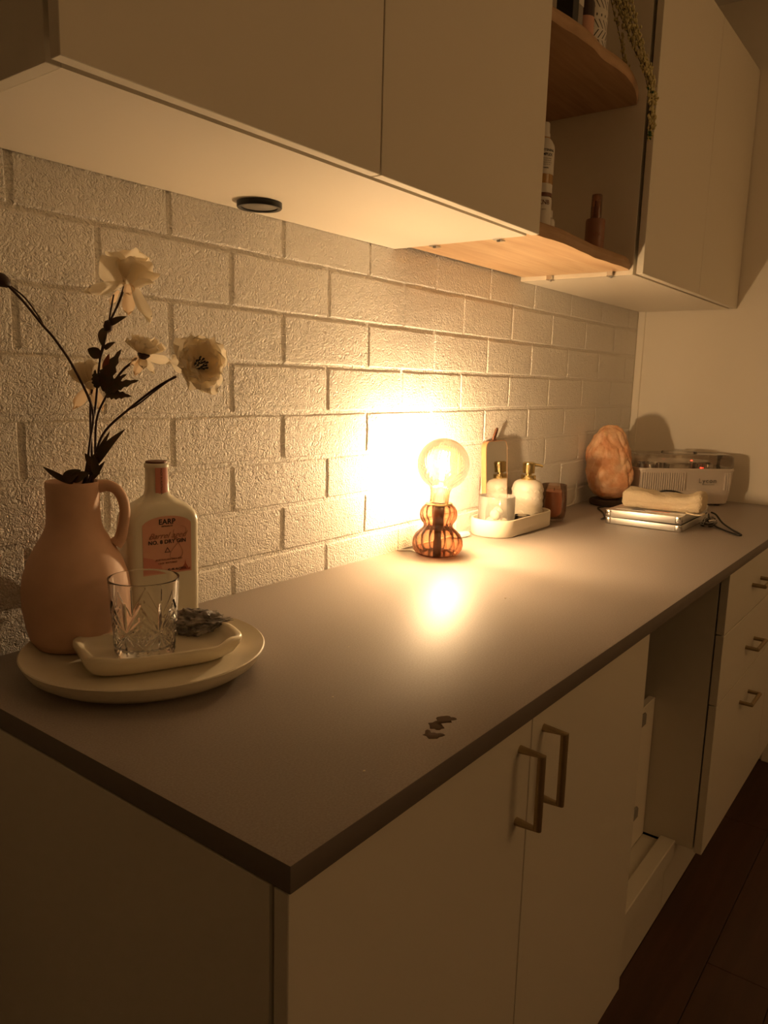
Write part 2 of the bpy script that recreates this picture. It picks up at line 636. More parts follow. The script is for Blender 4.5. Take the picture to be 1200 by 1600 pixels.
STEMS={
  'top':[(0.1612, -0.0787, 1.1053), (0.1704, -0.0811, 1.1405), (0.1787, -0.0785, 1.189), (0.1877, -0.0787, 1.2309), (0.1937, -0.0773, 1.2643), (0.1997, -0.0759, 1.2977), (0.2083, -0.0779, 1.3312), (0.2123, -0.0797, 1.3438), (0.2224, -0.086, 1.3692), (0.232, -0.0905, 1.3986)],
  'twig':[(0.1972, -0.0798, 1.296), (0.2024, -0.0815, 1.3144), (0.2096, -0.0807, 1.3395), (0.2203, -0.0798, 1.3815)],
  'left':[(0.1596, -0.0767, 1.1052), (0.1661, -0.0836, 1.1412), (0.173, -0.0876, 1.1899), (0.177, -0.0897, 1.2315), (0.1603, -0.078, 1.284), (0.1415, -0.0684, 1.3191), (0.1316, -0.0589, 1.3358), (0.1121, -0.0505, 1.3638), (0.0958, -0.0396, 1.3854)],
  'left2':[(0.1316, -0.0589, 1.3358), (0.1288, -0.0558, 1.3458), (0.1167, -0.0469, 1.3683), (0.1022, -0.0407, 1.3815)],
  'right':[(0.1557, -0.0878, 1.107), (0.1673, -0.0935, 1.142), (0.1754, -0.0975, 1.1779), (0.1851, -0.1059, 1.2056), (0.2022, -0.1311, 1.233), (0.2218, -0.1658, 1.2628), (0.2351, -0.1878, 1.2772)],
  'right2':[(0.2022, -0.1311, 1.233), (0.208, -0.1437, 1.24), (0.2203, -0.165, 1.2587), (0.2329, -0.1867, 1.2771)],
  'mid':[(0.1586, -0.0753, 1.1052), (0.1763, -0.0882, 1.1433), (0.1868, -0.0821, 1.2142), (0.1984, -0.0881, 1.2479), (0.2121, -0.1052, 1.2818), (0.2236, -0.1243, 1.2989)],
  'back':[(0.1631, -0.0649, 1.1035), (0.1788, -0.0783, 1.1422), (0.1869, -0.068, 1.205), (0.192, -0.062, 1.2386), (0.1966, -0.061, 1.2639)],
}
LEAVES={
  'top':[((0.2121, -0.0799, 1.3422), (0.2252, -0.1009, 1.3534), 0.0045), ((0.208, -0.0757, 1.3378), (0.2008, -0.0796, 1.3135), 0.006), ((0.1983, -0.0798, 1.301), (0.1864, -0.0683, 1.3095), 0.0075), ((0.2048, -0.0791, 1.3104), (0.2121, -0.093, 1.3198), 0.0035), ((0.199, -0.0889, 1.2779), (0.2023, -0.0926, 1.3045), 0.005), ((0.1934, -0.0931, 1.2547), (0.2108, -0.1072, 1.3106), 0.008), ((0.1923, -0.0949, 1.2548), (0.2103, -0.1189, 1.2787), 0.0055), ((0.1911, -0.0967, 1.2548), (0.2176, -0.1343, 1.2709), 0.006), ((0.1917, -0.0985, 1.2516), (0.2091, -0.1288, 1.2501), 0.006), ((0.1896, -0.0834, 1.2594), (0.1881, -0.0814, 1.2833), 0.005), ((0.1939, -0.0885, 1.2612), (0.1979, -0.0927, 1.2895), 0.008)],
  'base':[((0.1487, -0.052, 1.1412), (0.1330, -0.0400, 1.1559), 0.0042), ((0.1469, -0.0671, 1.1394), (0.1594, -0.0864, 1.1537), 0.008), ((0.1519, -0.0769, 1.14), (0.1649, -0.0979, 1.151), 0.007), ((0.1739, -0.0961, 1.1600), (0.2009, -0.1263, 1.208), 0.0060), ((0.1731, -0.0988, 1.1600), (0.1891, -0.1177, 1.1945), 0.0045), ((0.175, -0.0943, 1.1600), (0.1897, -0.1089, 1.2048), 0.0040), ((0.1693, -0.0992, 1.1432), (0.1787, -0.1119, 1.1663), 0.0035), ((0.1705, -0.0997, 1.1591), (0.1627, -0.0914, 1.1757), 0.005), ((0.1668, -0.0947, 1.1472), (0.1731, -0.1012, 1.1775), 0.006), ((0.1717, -0.1044, 1.1478), (0.1693, -0.101, 1.1727), 0.006)],
}
FL={
  'top':(0.2338, -0.0935, 1.3962),
  'right':(0.2496, -0.2117, 1.2907),
  'mid':(0.2273, -0.1316, 1.3023),
  'back':(0.1953, -0.0598, 1.2622),
  'bud':(0.0946, -0.0376, 1.3868),
}

# ================================================================== STRUCTURE
H = 0.90          # counter top
T_C = 0.0253
ZD = 1.553        # underside of wall cabinets
XW = 2.4447       # end wall
YD = -0.3294      # wall cabinet door faces
YB = -0.6165      # base door faces
ROOM_X0, ROOM_Y0, ROOM_Z1 = -2.3, -3.3, 2.52


def struct(o, **k):
    o['kind'] = 'structure'
    return o


fl = struct(box('floor', (ROOM_X0, ROOM_Y0, -0.06), (XW + 0.1, 0.1, -0.006), M['floorgap']))
rnd = random.Random(3)
y = -0.40
row = 0
while y > -3.28:
    y1 = max(y - 0.138, ROOM_Y0)
    x = ROOM_X0 - rnd.random() * 0.9
    while x < XW:
        x1 = x + 1.35 + rnd.random() * 0.25
        a, b = max(x, ROOM_X0) + 0.0006, min(x1, XW) - 0.0006
        if b - a > 0.03:
            bm = bmesh.new()
            bm_box(bm, (a, y1 + 0.0006, -0.006), (b, y - 0.0006, 0.0), 0.0008)
            link('plank', fin(bm, 'plank'), M['floor'], fl)
        x = x1
    y = y1
    row += 1

struct(box('ceiling', (ROOM_X0, ROOM_Y0, ROOM_Z1), (XW + 0.1, 0.1, ROOM_Z1 + 0.06), M['ceiling']))
struct(box('wall_right', (XW, ROOM_Y0, 0), (XW + 0.1, 0.1, ROOM_Z1), M['wall']))
struct(box('wall_left', (ROOM_X0 - 0.1, ROOM_Y0, 0), (ROOM_X0, 0.1, ROOM_Z1), M['wall']))
struct(box('wall_front', (ROOM_X0, ROOM_Y0 - 0.1, 0), (XW, ROOM_Y0, ROOM_Z1), M['wall']))
wb = struct(box('wall_back', (ROOM_X0, 0.0030, 0), (XW, 0.1, ROOM_Z1), M['brick']))
struct(box('trim_1', (XW - 0.007, -0.024, H), (XW - 0.0002, 0.0035, ROOM_Z1), M['wall'], bev=0.002))
struct(box('baseboard_right', (XW - 0.014, ROOM_Y0, 0), (XW - 0.0002, -0.56, 0.09), M['wall'], bev=0.003))

# bricks: laid into wall_back, each one a part
ZJ = [0.870, 0.956, 1.044, 1.130, 1.216, 1.303, 1.393, 1.485, 1.572]
PX = 0.2457


def brick_mesh(L, Hh, seed):
    """L long, Hh high, centred in x/z, face at y=0, sides run back to y=+0.0045"""
    r = random.Random(seed)
    nx, nz = 4, 2
    vs, fs = [], []
    hx, hz = L / 2 - 0.0036, Hh / 2 - 0.0030
    ins = 0.0030
    for j in range(nz + 1):
        for i in range(nx + 1):
            x = (-1 + 2 * i / nx) * (hx - ins)
            z = (-1 + 2 * j / nz) * (hz - ins)
            edge = i in (0, nx) or j in (0, nz)
            vs.append((x + r.uniform(-.0012, .0012), r.uniform(-.00025, .00025) + (0.0005 if edge else 0.0), z + r.uniform(-.0010, .0010)))
    for j in range(nz):
        for i in range(nx):
            a = j * (nx + 1) + i
            fs.append((a, a + 1, a + nx + 2, a + nx + 1))
    ring = [i for i in range(nx + 1)] + [j * (nx + 1) + nx for j in range(1, nz + 1)] + \
           [nz * (nx + 1) + i for i in range(nx - 1, -1, -1)] + [j * (nx + 1) for j in range(nz - 1, 0, -1)]
    base = len(vs)
    for k in ring:
        v = vs[k]
        sx = max(-1, min(1, v[0] / (hx - ins) * 1.02))
        sz = max(-1, min(1, v[2] / (hz - ins) * 1.02))
        vs.append((v[0] + ins * (sx if abs(sx) > 0.9 else 0) * 1.1, 0.0034, v[2] + ins * (sz if abs(sz) > 0.9 else 0) * 1.1))
    n = len(ring)
    for k in range(n):
        fs.append((ring[k], base + k, base + (k + 1) % n, ring[(k + 1) % n]))
    me = mesh('brick', vs, fs)
    bm = bmesh.new()
    bm.from_mesh(me)
    bmesh.ops.recalc_face_normals(bm, faces=bm.faces)
    bm.to_mesh(me)
    bm.free()
    # faces must look towards -y
    if sum((p.normal.y for p in me.polygons)) > 0:
        me.flip_normals()
    me.materials.append(M['brick'])
    return me


CACHE = {}


def place_brick(x0, x1, z0, z1):
    L, Hh = round(x1 - x0, 3), round(z1 - z0, 3)
    key = (L, Hh, rnd.randrange(4) if L > 0.24 else 0)
    if key not in CACHE:
        CACHE[key] = brick_mesh(L, Hh, hash(key) % 1000 if False else int(L * 1000 + Hh * 7000 + key[2] * 13))
    o = bpy.data.objects.new('brick', CACHE[key])
    COL.objects.link(o)
    o.parent = wb
    o.location = ((x0 + x1) / 2, 0.0, (z0 + z1) / 2)


for r in range(8):
    z0, z1 = ZJ[r], ZJ[r + 1]
    # even courses counted from the top start their joints at .1275, odd at .2505
    top_index = 7 - r
    off = 0.1275 if top_index % 2 == 0 else 0.2510
    k = -3
    xs = []
    while off + k * PX < XW:
        xs.append(off + k * PX)
        k += 1
    xs.append(XW - 0.008)
    for a, b in zip(xs[:-1], xs[1:]):
        if b - a > 0.03:
            place_brick(a, b, z0, z1)
# the same wall goes on beside the counter, left of the cabinets
for r in list(range(-10, 0)) + list(range(8, 18)):
    z0 = 0.870 + r * 0.0872 if r < 0 else 1.572 + (r - 8) * 0.0872
    off = 0.1275 if (7 - r) % 2 == 0 else 0.2510
    for k in (-3, -2, -1):
        a, b = off + k * PX, off + (k + 1) * PX
        b = min(b, -0.004)
        if b - a > 0.03:
            place_brick(a, b, z0, z0 + 0.0872)

# ================================================================== WORKTOP
ct = box('countertop', (0.0, -0.62, H - T_C), (XW - 0.0005, -0.0002, H), M['counter'], bev=0.0012, seg=2)
ct.data.materials.append(M['counter_edge'])
for p_ in ct.data.polygons:
    if p_.normal.z < 0.5:
        p_.material_index = 1
tag(ct, 'long grey stone-look worktop carrying the lamp and trays, square front edge', 'worktop')

# ================================================================== BASE CABINETS
ZT = H - T_C - 0.0006   # top of carcasses
YK = -0.537


def bar_handle(name, pts, parent, r=0.0054):
    """round bar with mitred corners, pts world"""
    return tube(name, pts, r, M['brass'], parent, n=12, sub=1, ang=35)


c1 = thing('base_cabinet', 'cream two-door base cabinet under the near end of the worktop', 'cabinet', (0.435, -0.3, 0))
box('carcass', (0.0, -0.5965, 0.16), (0.868, -0.012, ZT), M['base'], c1)
box('end_panel', (-0.0006, -0.5972, 0.0), (0.0155, -0.010, ZT - 0.0004), M['base'], c1)
box('kickboard', (0.0, YK, 0.0), (0.868, YK + 0.016, 0.16), M['base'], c1)
d = box('door', (0.0015, YB, 0.1935), (0.4310, -0.6000, 0.8725), M['base'], c1, bev=0.0008)
bar_handle('handle', [(0.402, YB, 0.843), (0.402, YB - 0.029, 0.843), (0.402, YB - 0.029, 0.748), (0.402, YB, 0.748)], d)
d = box('door', (0.4334, YB, 0.1935), (0.8696, -0.6000, 0.8725), M['base'], c1, bev=0.0008)
bar_handle('handle', [(0.466, YB, 0.848), (0.466, YB - 0.029, 0.848), (0.466, YB - 0.029, 0.752), (0.466, YB, 0.752)], d)

# open bay between the base cabinets
bay = thing('plinth_box', 'low cream plinth and back panel closing the open bay between cabinets', 'plinth', (1.14, -0.5, 0))
box('plinth_front', (0.870, YK, 0.0), (1.409, YK + 0.016, 0.155), M['base'], bay)
box('ledge', (0.870, -0.556, 0.155), (1.409, -0.520, 0.200), M['base'], bay, bev=0.002)
box('ledge', (0.870, -0.519, 0.155), (1.409, -0.476, 0.186), M['base'], bay, bev=0.002)
box('back_panel', (0.872, -0.478, 0.187), (1.4085, -0.462, 0.545), M['cabin'], bay, bev=0.001)
box('catch', (1.296, -0.486, 0.505), (1.330, -0.4785, 0.535), M['greybox'], bay, bev=0.003)
box('catch', (1.296, -0.486, 0.270), (1.330, -0.4785, 0.298), M['greybox'], bay, bev=0.003)
box('inner_back', (0.870, -0.030, 0.0), (1.409, -0.014, ZT), M['base'], bay)

c2 = thing('drawer_cabinet', 'cream base cabinet with three drawer fronts right of the open bay', 'cabinet', (1.71, -0.3, 0))
box('carcass', (1.4105, -0.5955, 0.19), (2.009, -0.012, ZT), M['base'], c2)
box('kickboard', (1.4105, YK, 0.0), (2.009, YK + 0.016, 0.19), M['base'], c2)
for z0, z1, hz in ((0.7300, 0.8725, 0.800), (0.5600, 0.7270, 0.636), (0.1830, 0.5570, 0.488)):
    d = box('drawer_front', (1.4120, YB, z0), (2.0085, -0.5990, z1), M['base'], c2, bev=0.0008)
    bar_handle('handle', [(1.662, YB, hz), (1.662, YB - 0.029, hz), (1.757, YB - 0.029, hz), (1.757, YB, hz)], d, 0.0052)
c3 = thing('base_cabinet', 'cream single-door base cabinet against the end wall, right of the drawers', 'cabinet', (2.22, -0.3, 0))
box('carcass', (2.0105, -0.5955, 0.19), (XW - 0.016, -0.012, ZT), M['base'], c3)
box('kickboard', (2.0105, YK, 0.0), (XW - 0.016, YK + 0.016, 0.19), M['base'], c3)
box('door', (2.0115, YB, 0.1830), (XW - 0.003, -0.5990, 0.8725), M['base'], c3, bev=0.0008)

# ================================================================== WALL CABINETS
u1 = thing('wall_cabinet', 'cream two-door wall cabinet over the flowers with round light underneath', 'cabinet', (0.47, -0.16, ZD))
box('carcass', (0.0225, -0.3045, ZD - 0.0015), (0.945, -0.001, 2.290), M['cabin'], u1)
box('side_panel', (0.0062, -0.3045, ZD - 0.0018), (0.0222, -0.001, 2.290), M['cab'], u1, bev=0.0006)
box('door', (0.0062, YD, ZD - 0.001), (0.4668, -0.3132, 2.2934), M['cab'], u1, bev=0.0008)
box('door', (0.4695, YD, ZD - 0.001), (0.9480, -0.3132, 2.2934), M['cab'], u1, bev=0.0008)
pk = thing('cabinet_light', 'round black-rimmed light disc fixed under the wall cabinet', 'light', (0.497, -0.066, ZD - 0.0015))
lathe('rim', [(0.0285, -0.0085), (0.0345, -0.009), (0.0355, -0.0075), (0.0355, 0.0), (0.0285, 0.0)], M['black'], pk, 48, c=(0.497, -0.066, ZD - 0.0015), close=True)
lathe('lens', [(0, -0.0068), (0.027, -0.0068), (0.0285, -0.006), (0.0285, 0.0), (0, 0.0)], M['lens'], pk, 48, c=(0.497, -0.066, ZD - 0.0015))

u2 = thing('wall_cabinet', 'cream two-door wall cabinet in the corner, right of the open shelves', 'cabinet', (1.97, -0.16, ZD))
box('carcass', (1.5265, -0.3045, ZD - 0.0015), (2.4400, -0.001, 2.290), M['cabin'], u2)
box('side_panel', (1.5110, -0.3045, ZD - 0.0018), (1.5262, -0.001, 2.290), M['cab'], u2, bev=0.0006)
box('door', (1.5100, YD, ZD - 0.001), (1.9885, -0.3132, 2.2934), M['cab'], u2, bev=0.0008)
box('door', (1.9915, YD, ZD - 0.001), (2.4405, -0.3132, 2.2934), M['cab'], u2, bev=0.0008)
box('back_board', (0.9465, -0.006, 1.595), (1.5095, -0.0015, 2.290), M['cab'], u2)


def live_edge(name, z0, z1, edge, m):
    """board between the cabinets with a wavy front; edge: (x, y) from left to right"""
    E_ = catmull([(x, y, 0) for x, y in edge], 8)
    vs, fs = [], []
    n = len(E_)
    for i, p in enumerate(E_):
        wob = 0.003 * noise.noise(Vector((p.x * 22, z0 * 9, 1)))
        vs += [Vector((p.x, -0.0075, z0)), Vector((p.x, p.y + 0.001 + wob, z0)), Vector((p.x, p.y - 0.001 + wob * 0.5, z0 + 0.009)),
               Vector((p.x, p.y - 0.002 + wob, (z0 + z1) / 2)), Vector((p.x, p.y + 0.002 + wob, z1 - 0.006)),
               Vector((p.x, p.y + 0.008, z1)), Vector((p.x, -0.0075, z1))]
    for i in range(n - 1):
        for k in range(7):
            k2 = (k + 1) % 7
            fs.append((i * 7 + k, i * 7 + k2, (i + 1) * 7 + k2, (i + 1) * 7 + k))
    fs.append(tuple(range(7)))
    fs.append(tuple((n - 1) * 7 + k for k in range(7))[::-1])
    me = mesh(name, vs, fs)
    bm = bmesh.new()
    bm.from_mesh(me)
    bmesh.ops.recalc_face_normals(bm, faces=bm.faces)
    bm.to_mesh(me)
    bm.free()
    me.materials.append(m)
    me.materials.append(M['timber_edge_shade'])
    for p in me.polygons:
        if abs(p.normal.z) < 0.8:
            p.material_index = 1  # front turned away from the lamp: its shade is put into the colour
    return link(name, me, None, None, 30)


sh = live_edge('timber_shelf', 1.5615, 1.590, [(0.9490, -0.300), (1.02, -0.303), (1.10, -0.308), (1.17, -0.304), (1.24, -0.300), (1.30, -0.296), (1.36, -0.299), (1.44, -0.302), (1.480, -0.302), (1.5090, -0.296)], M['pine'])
tag(sh, 'lower pale timber shelf with wavy live edge, lit from below', 'shelf')
origin_to(sh, (1.23, -0.15, 1.5615))
sh = live_edge('timber_shelf', 1.940, 1.970, [(0.9490, -0.298), (1.01, -0.302), (1.08, -0.312), (1.15, -0.318), (1.23, -0.315), (1.30, -0.322), (1.37, -0.321), (1.43, -0.310), (1.47, -0.298), (1.5090, -0.285)], M['timber_edge_shade'])
tag(sh, 'upper timber shelf with wavy live edge, holding the trailing plant', 'shelf')
origin_to(sh, (1.23, -0.15, 1.940))
for lab, x, yy, s in (('small metal shelf clip at the wall, left end of lower shelf', 0.953, -0.098, 1),
                      ('small metal shelf clip near the front, left end of lower shelf', 0.953, -0.244, 1),
                      ('small metal shelf clip at the wall, right end of lower shelf', 1.507, -0.088, -1),
                      ('small metal shelf clip near the front, right end of lower shelf', 1.507, -0.250, -1)):
    cl = thing('shelf_clip', lab, 'clip', (x, yy, 1.553), group='metal clips holding the lower shelf')
    box('plate', (x - 0.013, yy - 0.008, 1.5492), (x + 0.010, yy + 0.008, 1.5511), M['chrome'], cl, bev=0.0006) if s > 0 else \
        box('plate', (x - 0.008, yy - 0.008, 1.5492), (x + 0.013, yy + 0.008, 1.5511), M['chrome'], cl, bev=0.0006)
    box('step', (x + s * 0.002 - 0.006, yy - 0.007, 1.5511), (x + s * 0.002 + 0.006 if s > 0 else x + 0.001, yy + 0.007, 1.5612), M['chrome'], cl, bev=0.0006)
    lathe('screw', [(0, -0.0030), (0.0028, -0.0026), (0.0036, 0.0), (0, 0.0)], M['greybox'], cl, 16, c=(x - s * 0.004, yy, 1.5492))

# ================================================================== THINGS ON THE LEFT PLATE
PC = Vector((0.187, -0.178, H))
pl = thing('round_plate', 'large round cream plate under the vase, bottle and glass', 'plate', PC)
lathe('dish_body', [(0, 0.0005), (0.112, 0.0005), (0.120, 0.0015), (0.134, 0.0060), (0.145, 0.0135), (0.1515, 0.0240), (0.1535, 0.0290), (0.1520, 0.0300),
                (0.148, 0.0275), (0.136, 0.0205), (0.124, 0.0180), (0.10, 0.0175), (0, 0.0175)], M['cream_cer'], pl, 96, c=PC)
PZ = H + 0.0176

# vase
VC = Vector((0.155, -0.072, PZ))
va = thing('pitcher_vase', 'dusty pink ceramic jug vase with one loop handle, holding flowers', 'vase', VC)
prof = [(0, 0.0), (0.050, 0.0), (0.057, 0.003), (0.0610, 0.013), (0.0650, 0.030), (0.0685, 0.055), (0.0685, 0.076), (0.0660, 0.096), (0.0600, 0.114), (0.0520, 0.130),
        (0.0445, 0.143), (0.0385, 0.153), (0.0352, 0.162), (0.0338, 0.173), (0.0334, 0.190), (0.0336, 0.212), (0.0338, 0.219), (0.0330, 0.2205), (0.0312, 0.219),
        (0.0305, 0.205), (0.0305, 0.17), (0.035, 0.158), (0.048, 0.130), (0.062, 0.09), (0.063, 0.03), (0.05, 0.008), (0, 0.008)]
lathe('body', prof, M['vase'], va, 72, c=VC, ang=60)
hd = Vector((0.800, -0.600, 0))


def vh(r, z):
    return VC + hd * r + Vector((0, 0, z))


tube('handle', [vh(0.0325, 0.213), vh(0.043, 0.214), vh(0.054, 0.209), (vh(0.062, 0.196)), vh(0.0645, 0.178), vh(0.0615, 0.158), vh(0.0575, 0.142), vh(0.0515, 0.1345)],
     [0.0090, 0.0076, 0.0070, 0.0070, 0.0070, 0.0072, 0.0080, 0.0095], M['vase'], va, n=16, sub=6)

# gin bottle: slab-sided, arched shoulders
GO = Vector((0.283, -0.078, PZ + 0.0004))
gn = Vector((-0.267, -0.963, 0)).normalized()
gx = Vector((0, 0, 1)).cross(gn).normalized()        # to the bottle's own right as seen from its front
GT = Matrix(((gx.x, -gn.x, 0, GO.x), (gx.y, -gn.y, 0, GO.y), (0, 0, 1, GO.z), (0, 0, 0, 1)))
gb = thing('gin_bottle', 'opaque white glass bottle with pink arched label behind the tumbler', 'bottle', GO)
secs = []
for hw, hdp, r, z in ((0.040, 0.020, 0.012, 0.0), (0.0445, 0.0255, 0.012, 0.0015), (0.0470, 0.0275, 0.012, 0.006), (0.0475, 0.0280, 0.012, 0.05), (0.0478, 0.0282, 0.012, 0.150),
                      (0.0472, 0.0282, 0.013, 0.158), (0.0452, 0.0280, 0.015, 0.165), (0.0415, 0.0272, 0.018, 0.171), (0.0360, 0.0255, 0.020, 0.1765), (0.0290, 0.0230, 0.020, 0.181),
                      (0.0228, 0.0203, 0.018, 0.1855), (0.0188, 0.0182, 0.0175, 0.190), (0.0172, 0.0172, 0.0170, 0.197), (0.0162, 0.0162, 0.0160, 0.215), (0.0160, 0.0160, 0.0158, 0.228),
                      (0.0172, 0.0172, 0.0170, 0.2295), (0.0174, 0.0174, 0.0172, 0.2345), (0.0160, 0.0160, 0.0158, 0.2360)):
    kx = 1.11 if z < 0.180 else 1.11 - 0.11 * min(1, (z - 0.180) / 0.012)
    secs.append(rrect(hw * kx, hdp * (1.06 if z < 0.18 else 1.0), r, z))
loft('bottle_body', secs, M['gin'], gb, T=GT, ang=55)
lathe('stopper', [(0, 0.0), (0.0150, 0.0), (0.0155, 0.0012), (0.0150, 0.0028), (0, 0.0030)], M['leather'], gb, 32, T=GT @ Matrix.Translation((0, 0, 0.2361)))
GF = GT @ Matrix(((1, 0, 0, 0), (0, 0, -1, -0.0301), (0, 1, 0, 0), (0, 0, 0, 1)))   # x right, y up, z out of the front
lab = grid_patch(0.072, 0.084, 16, 8, arch=0.016, z=0.0001)
lab.transform(GF @ Matrix.Translation((0.002, 0.121, 0)))
# follow the shoulder where the arch meets it
lo = link('label', lab, M['label'], gb, None)
# rose and rust print areas
pr = mesh('label_print', [Vector(v) for v in ((-0.0335, 0.081, 0.0003), (-0.004, 0.081, 0.0003), (-0.009, 0.094, 0.0003), (-0.020, 0.102, 0.0003), (-0.0335, 0.106, 0.0003))], [(0, 1, 2, 3, 4)])
pr.transform(GF)
link('rose_print', pr, M['label_rose'], lo)
steeple = [(0.018, 0.081), (0.036, 0.081), (0.036, 0.085), (0.0335, 0.0835), (0.0320, 0.0865), (0.0295, 0.0905), (0.0285, 0.0965), (0.0275, 0.0905), (0.0248, 0.0865), (0.0215, 0.0845)]
pr = mesh('label_print', [Vector((a, b, 0.0004)) for a, b in steeple], [tuple(range(len(steeple)))])
pr.transform(GF)
link('steeple_print', pr, M['label_dark'], lo)


def glabel(name, body, size, x, y, m, **k):
    return text(name, body, size, GF @ Matrix.Translation((x, y, 0.0005)), m, lo, **k)


glabel('lettering', 'EARP', 0.0105, 0.002, 0.1545, M['ink'], bold=0.00022, space=1.05)
glabel('lettering', 'DISTILLING CO', 0.0024, 0.002, 0.1483, M['ink'], bold=0.00005)
glabel('lettering', 'Barrel aged', 0.0120, 0.002, 0.1345, M['ink_brown'], shear=0.5)
glabel('lettering', 'NO. 8 DRY GIN', 0.0078, 0.002, 0.1255, M['ink'], bold=0.00018, space=1.05)
glabel('lettering', 'AUSTRALIAN DRY GIN', 0.0036, 0.004, 0.0995, M['ink_brown'], bold=0.00008, space=1.1)
glabel('lettering', 'CASK MATURED', 0.0036, 0.002, 0.0945, M['ink_brown'], bold=0.00008, space=1.1)
glabel('lettering', '42.4% ALC/VOL', 0.0042, 0.016, 0.0842, M['ink'], bold=0.0001)
tri = []
for s, z in ((0.0052, 0.0005), (0.0034, 0.0005)):
    for k in range(3):
        a = PI / 2 + k * 2 * PI / 3
        tri.append(Vector((0.002 + s * math.cos(a), 0.1125 + s * math.sin(a), z)))
tm = mesh('triangle_mark', tri, [(0, 1, 4, 3), (1, 2, 5, 4), (2, 0, 3, 5)])
tm.transform(GF)
link('triangle_mark', tm, M['ink'], lo)
# big pale script "8" flourish on the label
fl8 = [Vector((0.018 + 0.0095 * math.sin(2 * t) + 0.004 * math.cos(t), 0.123 + 0.024 * math.cos(t), 0.0006)) for t in [i * 2 * PI / 40 for i in range(37)]]
bm = bmesh.new()
bm_tube(bm, fl8, 0.00022, 4)
link('flourish_print', fin(bm, 'fl', GF), M['ink_brown'], lo)
# seal strip over the neck, follows the round neck
st_ = grid_patch(0.020, 0.040, 8, 4, z=0.0003)
bend(st_, 0.0174)
st_.transform(GT @ Matrix.Translation((0, 0, 0.2105)) @ Matrix(((math.cos(0.1), math.sin(0.1), 0, 0), (math.sin(0.1), -math.cos(0.1), 0, 0), (0, 0, 1, 0), (0, 0, 0, 1))) @ Matrix(((1, 0, 0, 0), (0, 0, 1, 0), (0, 1, 0, 0), (0, 0, 0, 1))))
link('neck_seal', st_, M['label_rose'], gb, 60)
tx = text_mesh('MADE IN AUSTRALIA', 0.0040, ext=0.0001)
tx.transform(Matrix.Rotation(-PI / 2, 4, 'Z'))
bend(tx, 0.0179)
tx.transform(GT @ Matrix.Translation((0, 0, 0.211)) @ Matrix(((1, 0, 0, 0), (0, -1, 0, 0), (0, 0, 1, 0), (0, 0, 0, 1))) @ Matrix(((1, 0, 0, 0), (0, 0, 1, 0), (0, 1, 0, 0), (0, 0, 0, 1))))
link('lettering', tx, M['ink'], gb)

# free-form dish
DO = Vector((0.1865, -0.2057, PZ))
ang_d = math.radians(-22)
DT = Matrix.Translation(DO) @ Matrix.Rotation(ang_d, 4, 'Z')
di = thing('wavy_dish', 'small ivory wavy-edged oblong dish resting on the round plate', 'dish', DO)


def dish_loop(sx, sy, z, wav=0.0, lift=0.0, n=72):
    sx *= 0.955
    sy *= 0.905
    out = []
    for k in range(n):
        a = 2 * PI * k / n
        e = 0.50
        c, s = math.cos(a), math.sin(a)
        x = math.copysign(abs(c) ** e, c) * sx
        yv = math.copysign(abs(s) ** e, s) * sy
        f = 1 + wav * (0.5 * math.sin(3 * a + 0.6) + 0.5 * math.sin(5 * a + 2.0))
        zz = z + lift * (0.6 * max(0, math.cos(4 * a + PI)) - 0.5 * math.exp(-((a - 2.2) / 0.35) ** 2) - 0.4 * math.exp(-((a - 5.1) / 0.5) ** 2))
        out.append(Vector((x * f, yv * f, zz)))
    return out


secs = [dish_loop(0.070, 0.036, 0.0002), dish_loop(0.086, 0.048, 0.0008, 0.03), dish_loop(0.097, 0.056, 0.006, 0.04), dish_loop(0.1035, 0.0610, 0.014, 0.05, 0.002), dish_loop(0.1060, 0.0640, 0.021, 0.05, 0.004),
        dish_loop(0.1055, 0.0635, 0.0255, 0.05, 0.006), dish_loop(0.1020, 0.0610, 0.0270, 0.05, 0.006), dish_loop(0.0970, 0.0565, 0.0245, 0.05, 0.005), dish_loop(0.0910, 0.0510, 0.0165, 0.05, 0.002),
        dish_loop(0.083, 0.044, 0.0105, 0.04), dish_loop(0.066, 0.034, 0.0090), dish_loop(0.02, 0.01, 0.0088)]
loft('dish_body', secs, M['dish'], di, T=DT, ang=80)
DZ = DO.z + 0.0094

# cut-glass tumbler: real cut grooves
TO = Vector((0.1725, -0.1965, DZ))
tu = thing('crystal_tumbler', 'clear cut-crystal tumbler standing in the wavy dish', 'glass', TO)


def cut(r, z, a, i):
    if i > TUM_OUT:
        return r
    t = (z - 0.008) / 0.066
    if t < 0 or t > 1.06:
        return r
    d_ = 0.0
    W = 0.075
    # big fans: diagonal grooves crossing at six star points
    for s in range(6):
        a0 = s * PI / 3 + 0.35
        da = (a - a0 + PI) % (2 * PI) - PI
        for sl in (-1.25, -0.62, 0.0, 0.62, 1.25):
            u = da * 0.045 - sl * (z - 0.036)
            ln = abs(u) / math.sqrt(1 + sl * sl)
            if abs(z - 0.036) < 0.040 and abs(da) < 0.62:
                d_ = max(d_, (1 - ln / 0.0019) if ln < 0.0019 else 0)
    # diamond hatch low down between the fans
    for s in range(6):
        a0 = s * PI / 3 + 0.35 + PI / 6
        da = (a - a0 + PI) % (2 * PI) - PI
        if abs(da) < 0.30 and 0.010 < z < 0.048:
            for sg in (-1, 1):
                q = ((da * 0.045 + sg * (z - 0.01)) / 0.0075) % 1.0
                q = min(q, 1 - q) * 0.0075
                d_ = max(d_, (1 - q / 0.0012) * 0.7 if q < 0.0012 else 0)
    return r - 0.0016 * d_


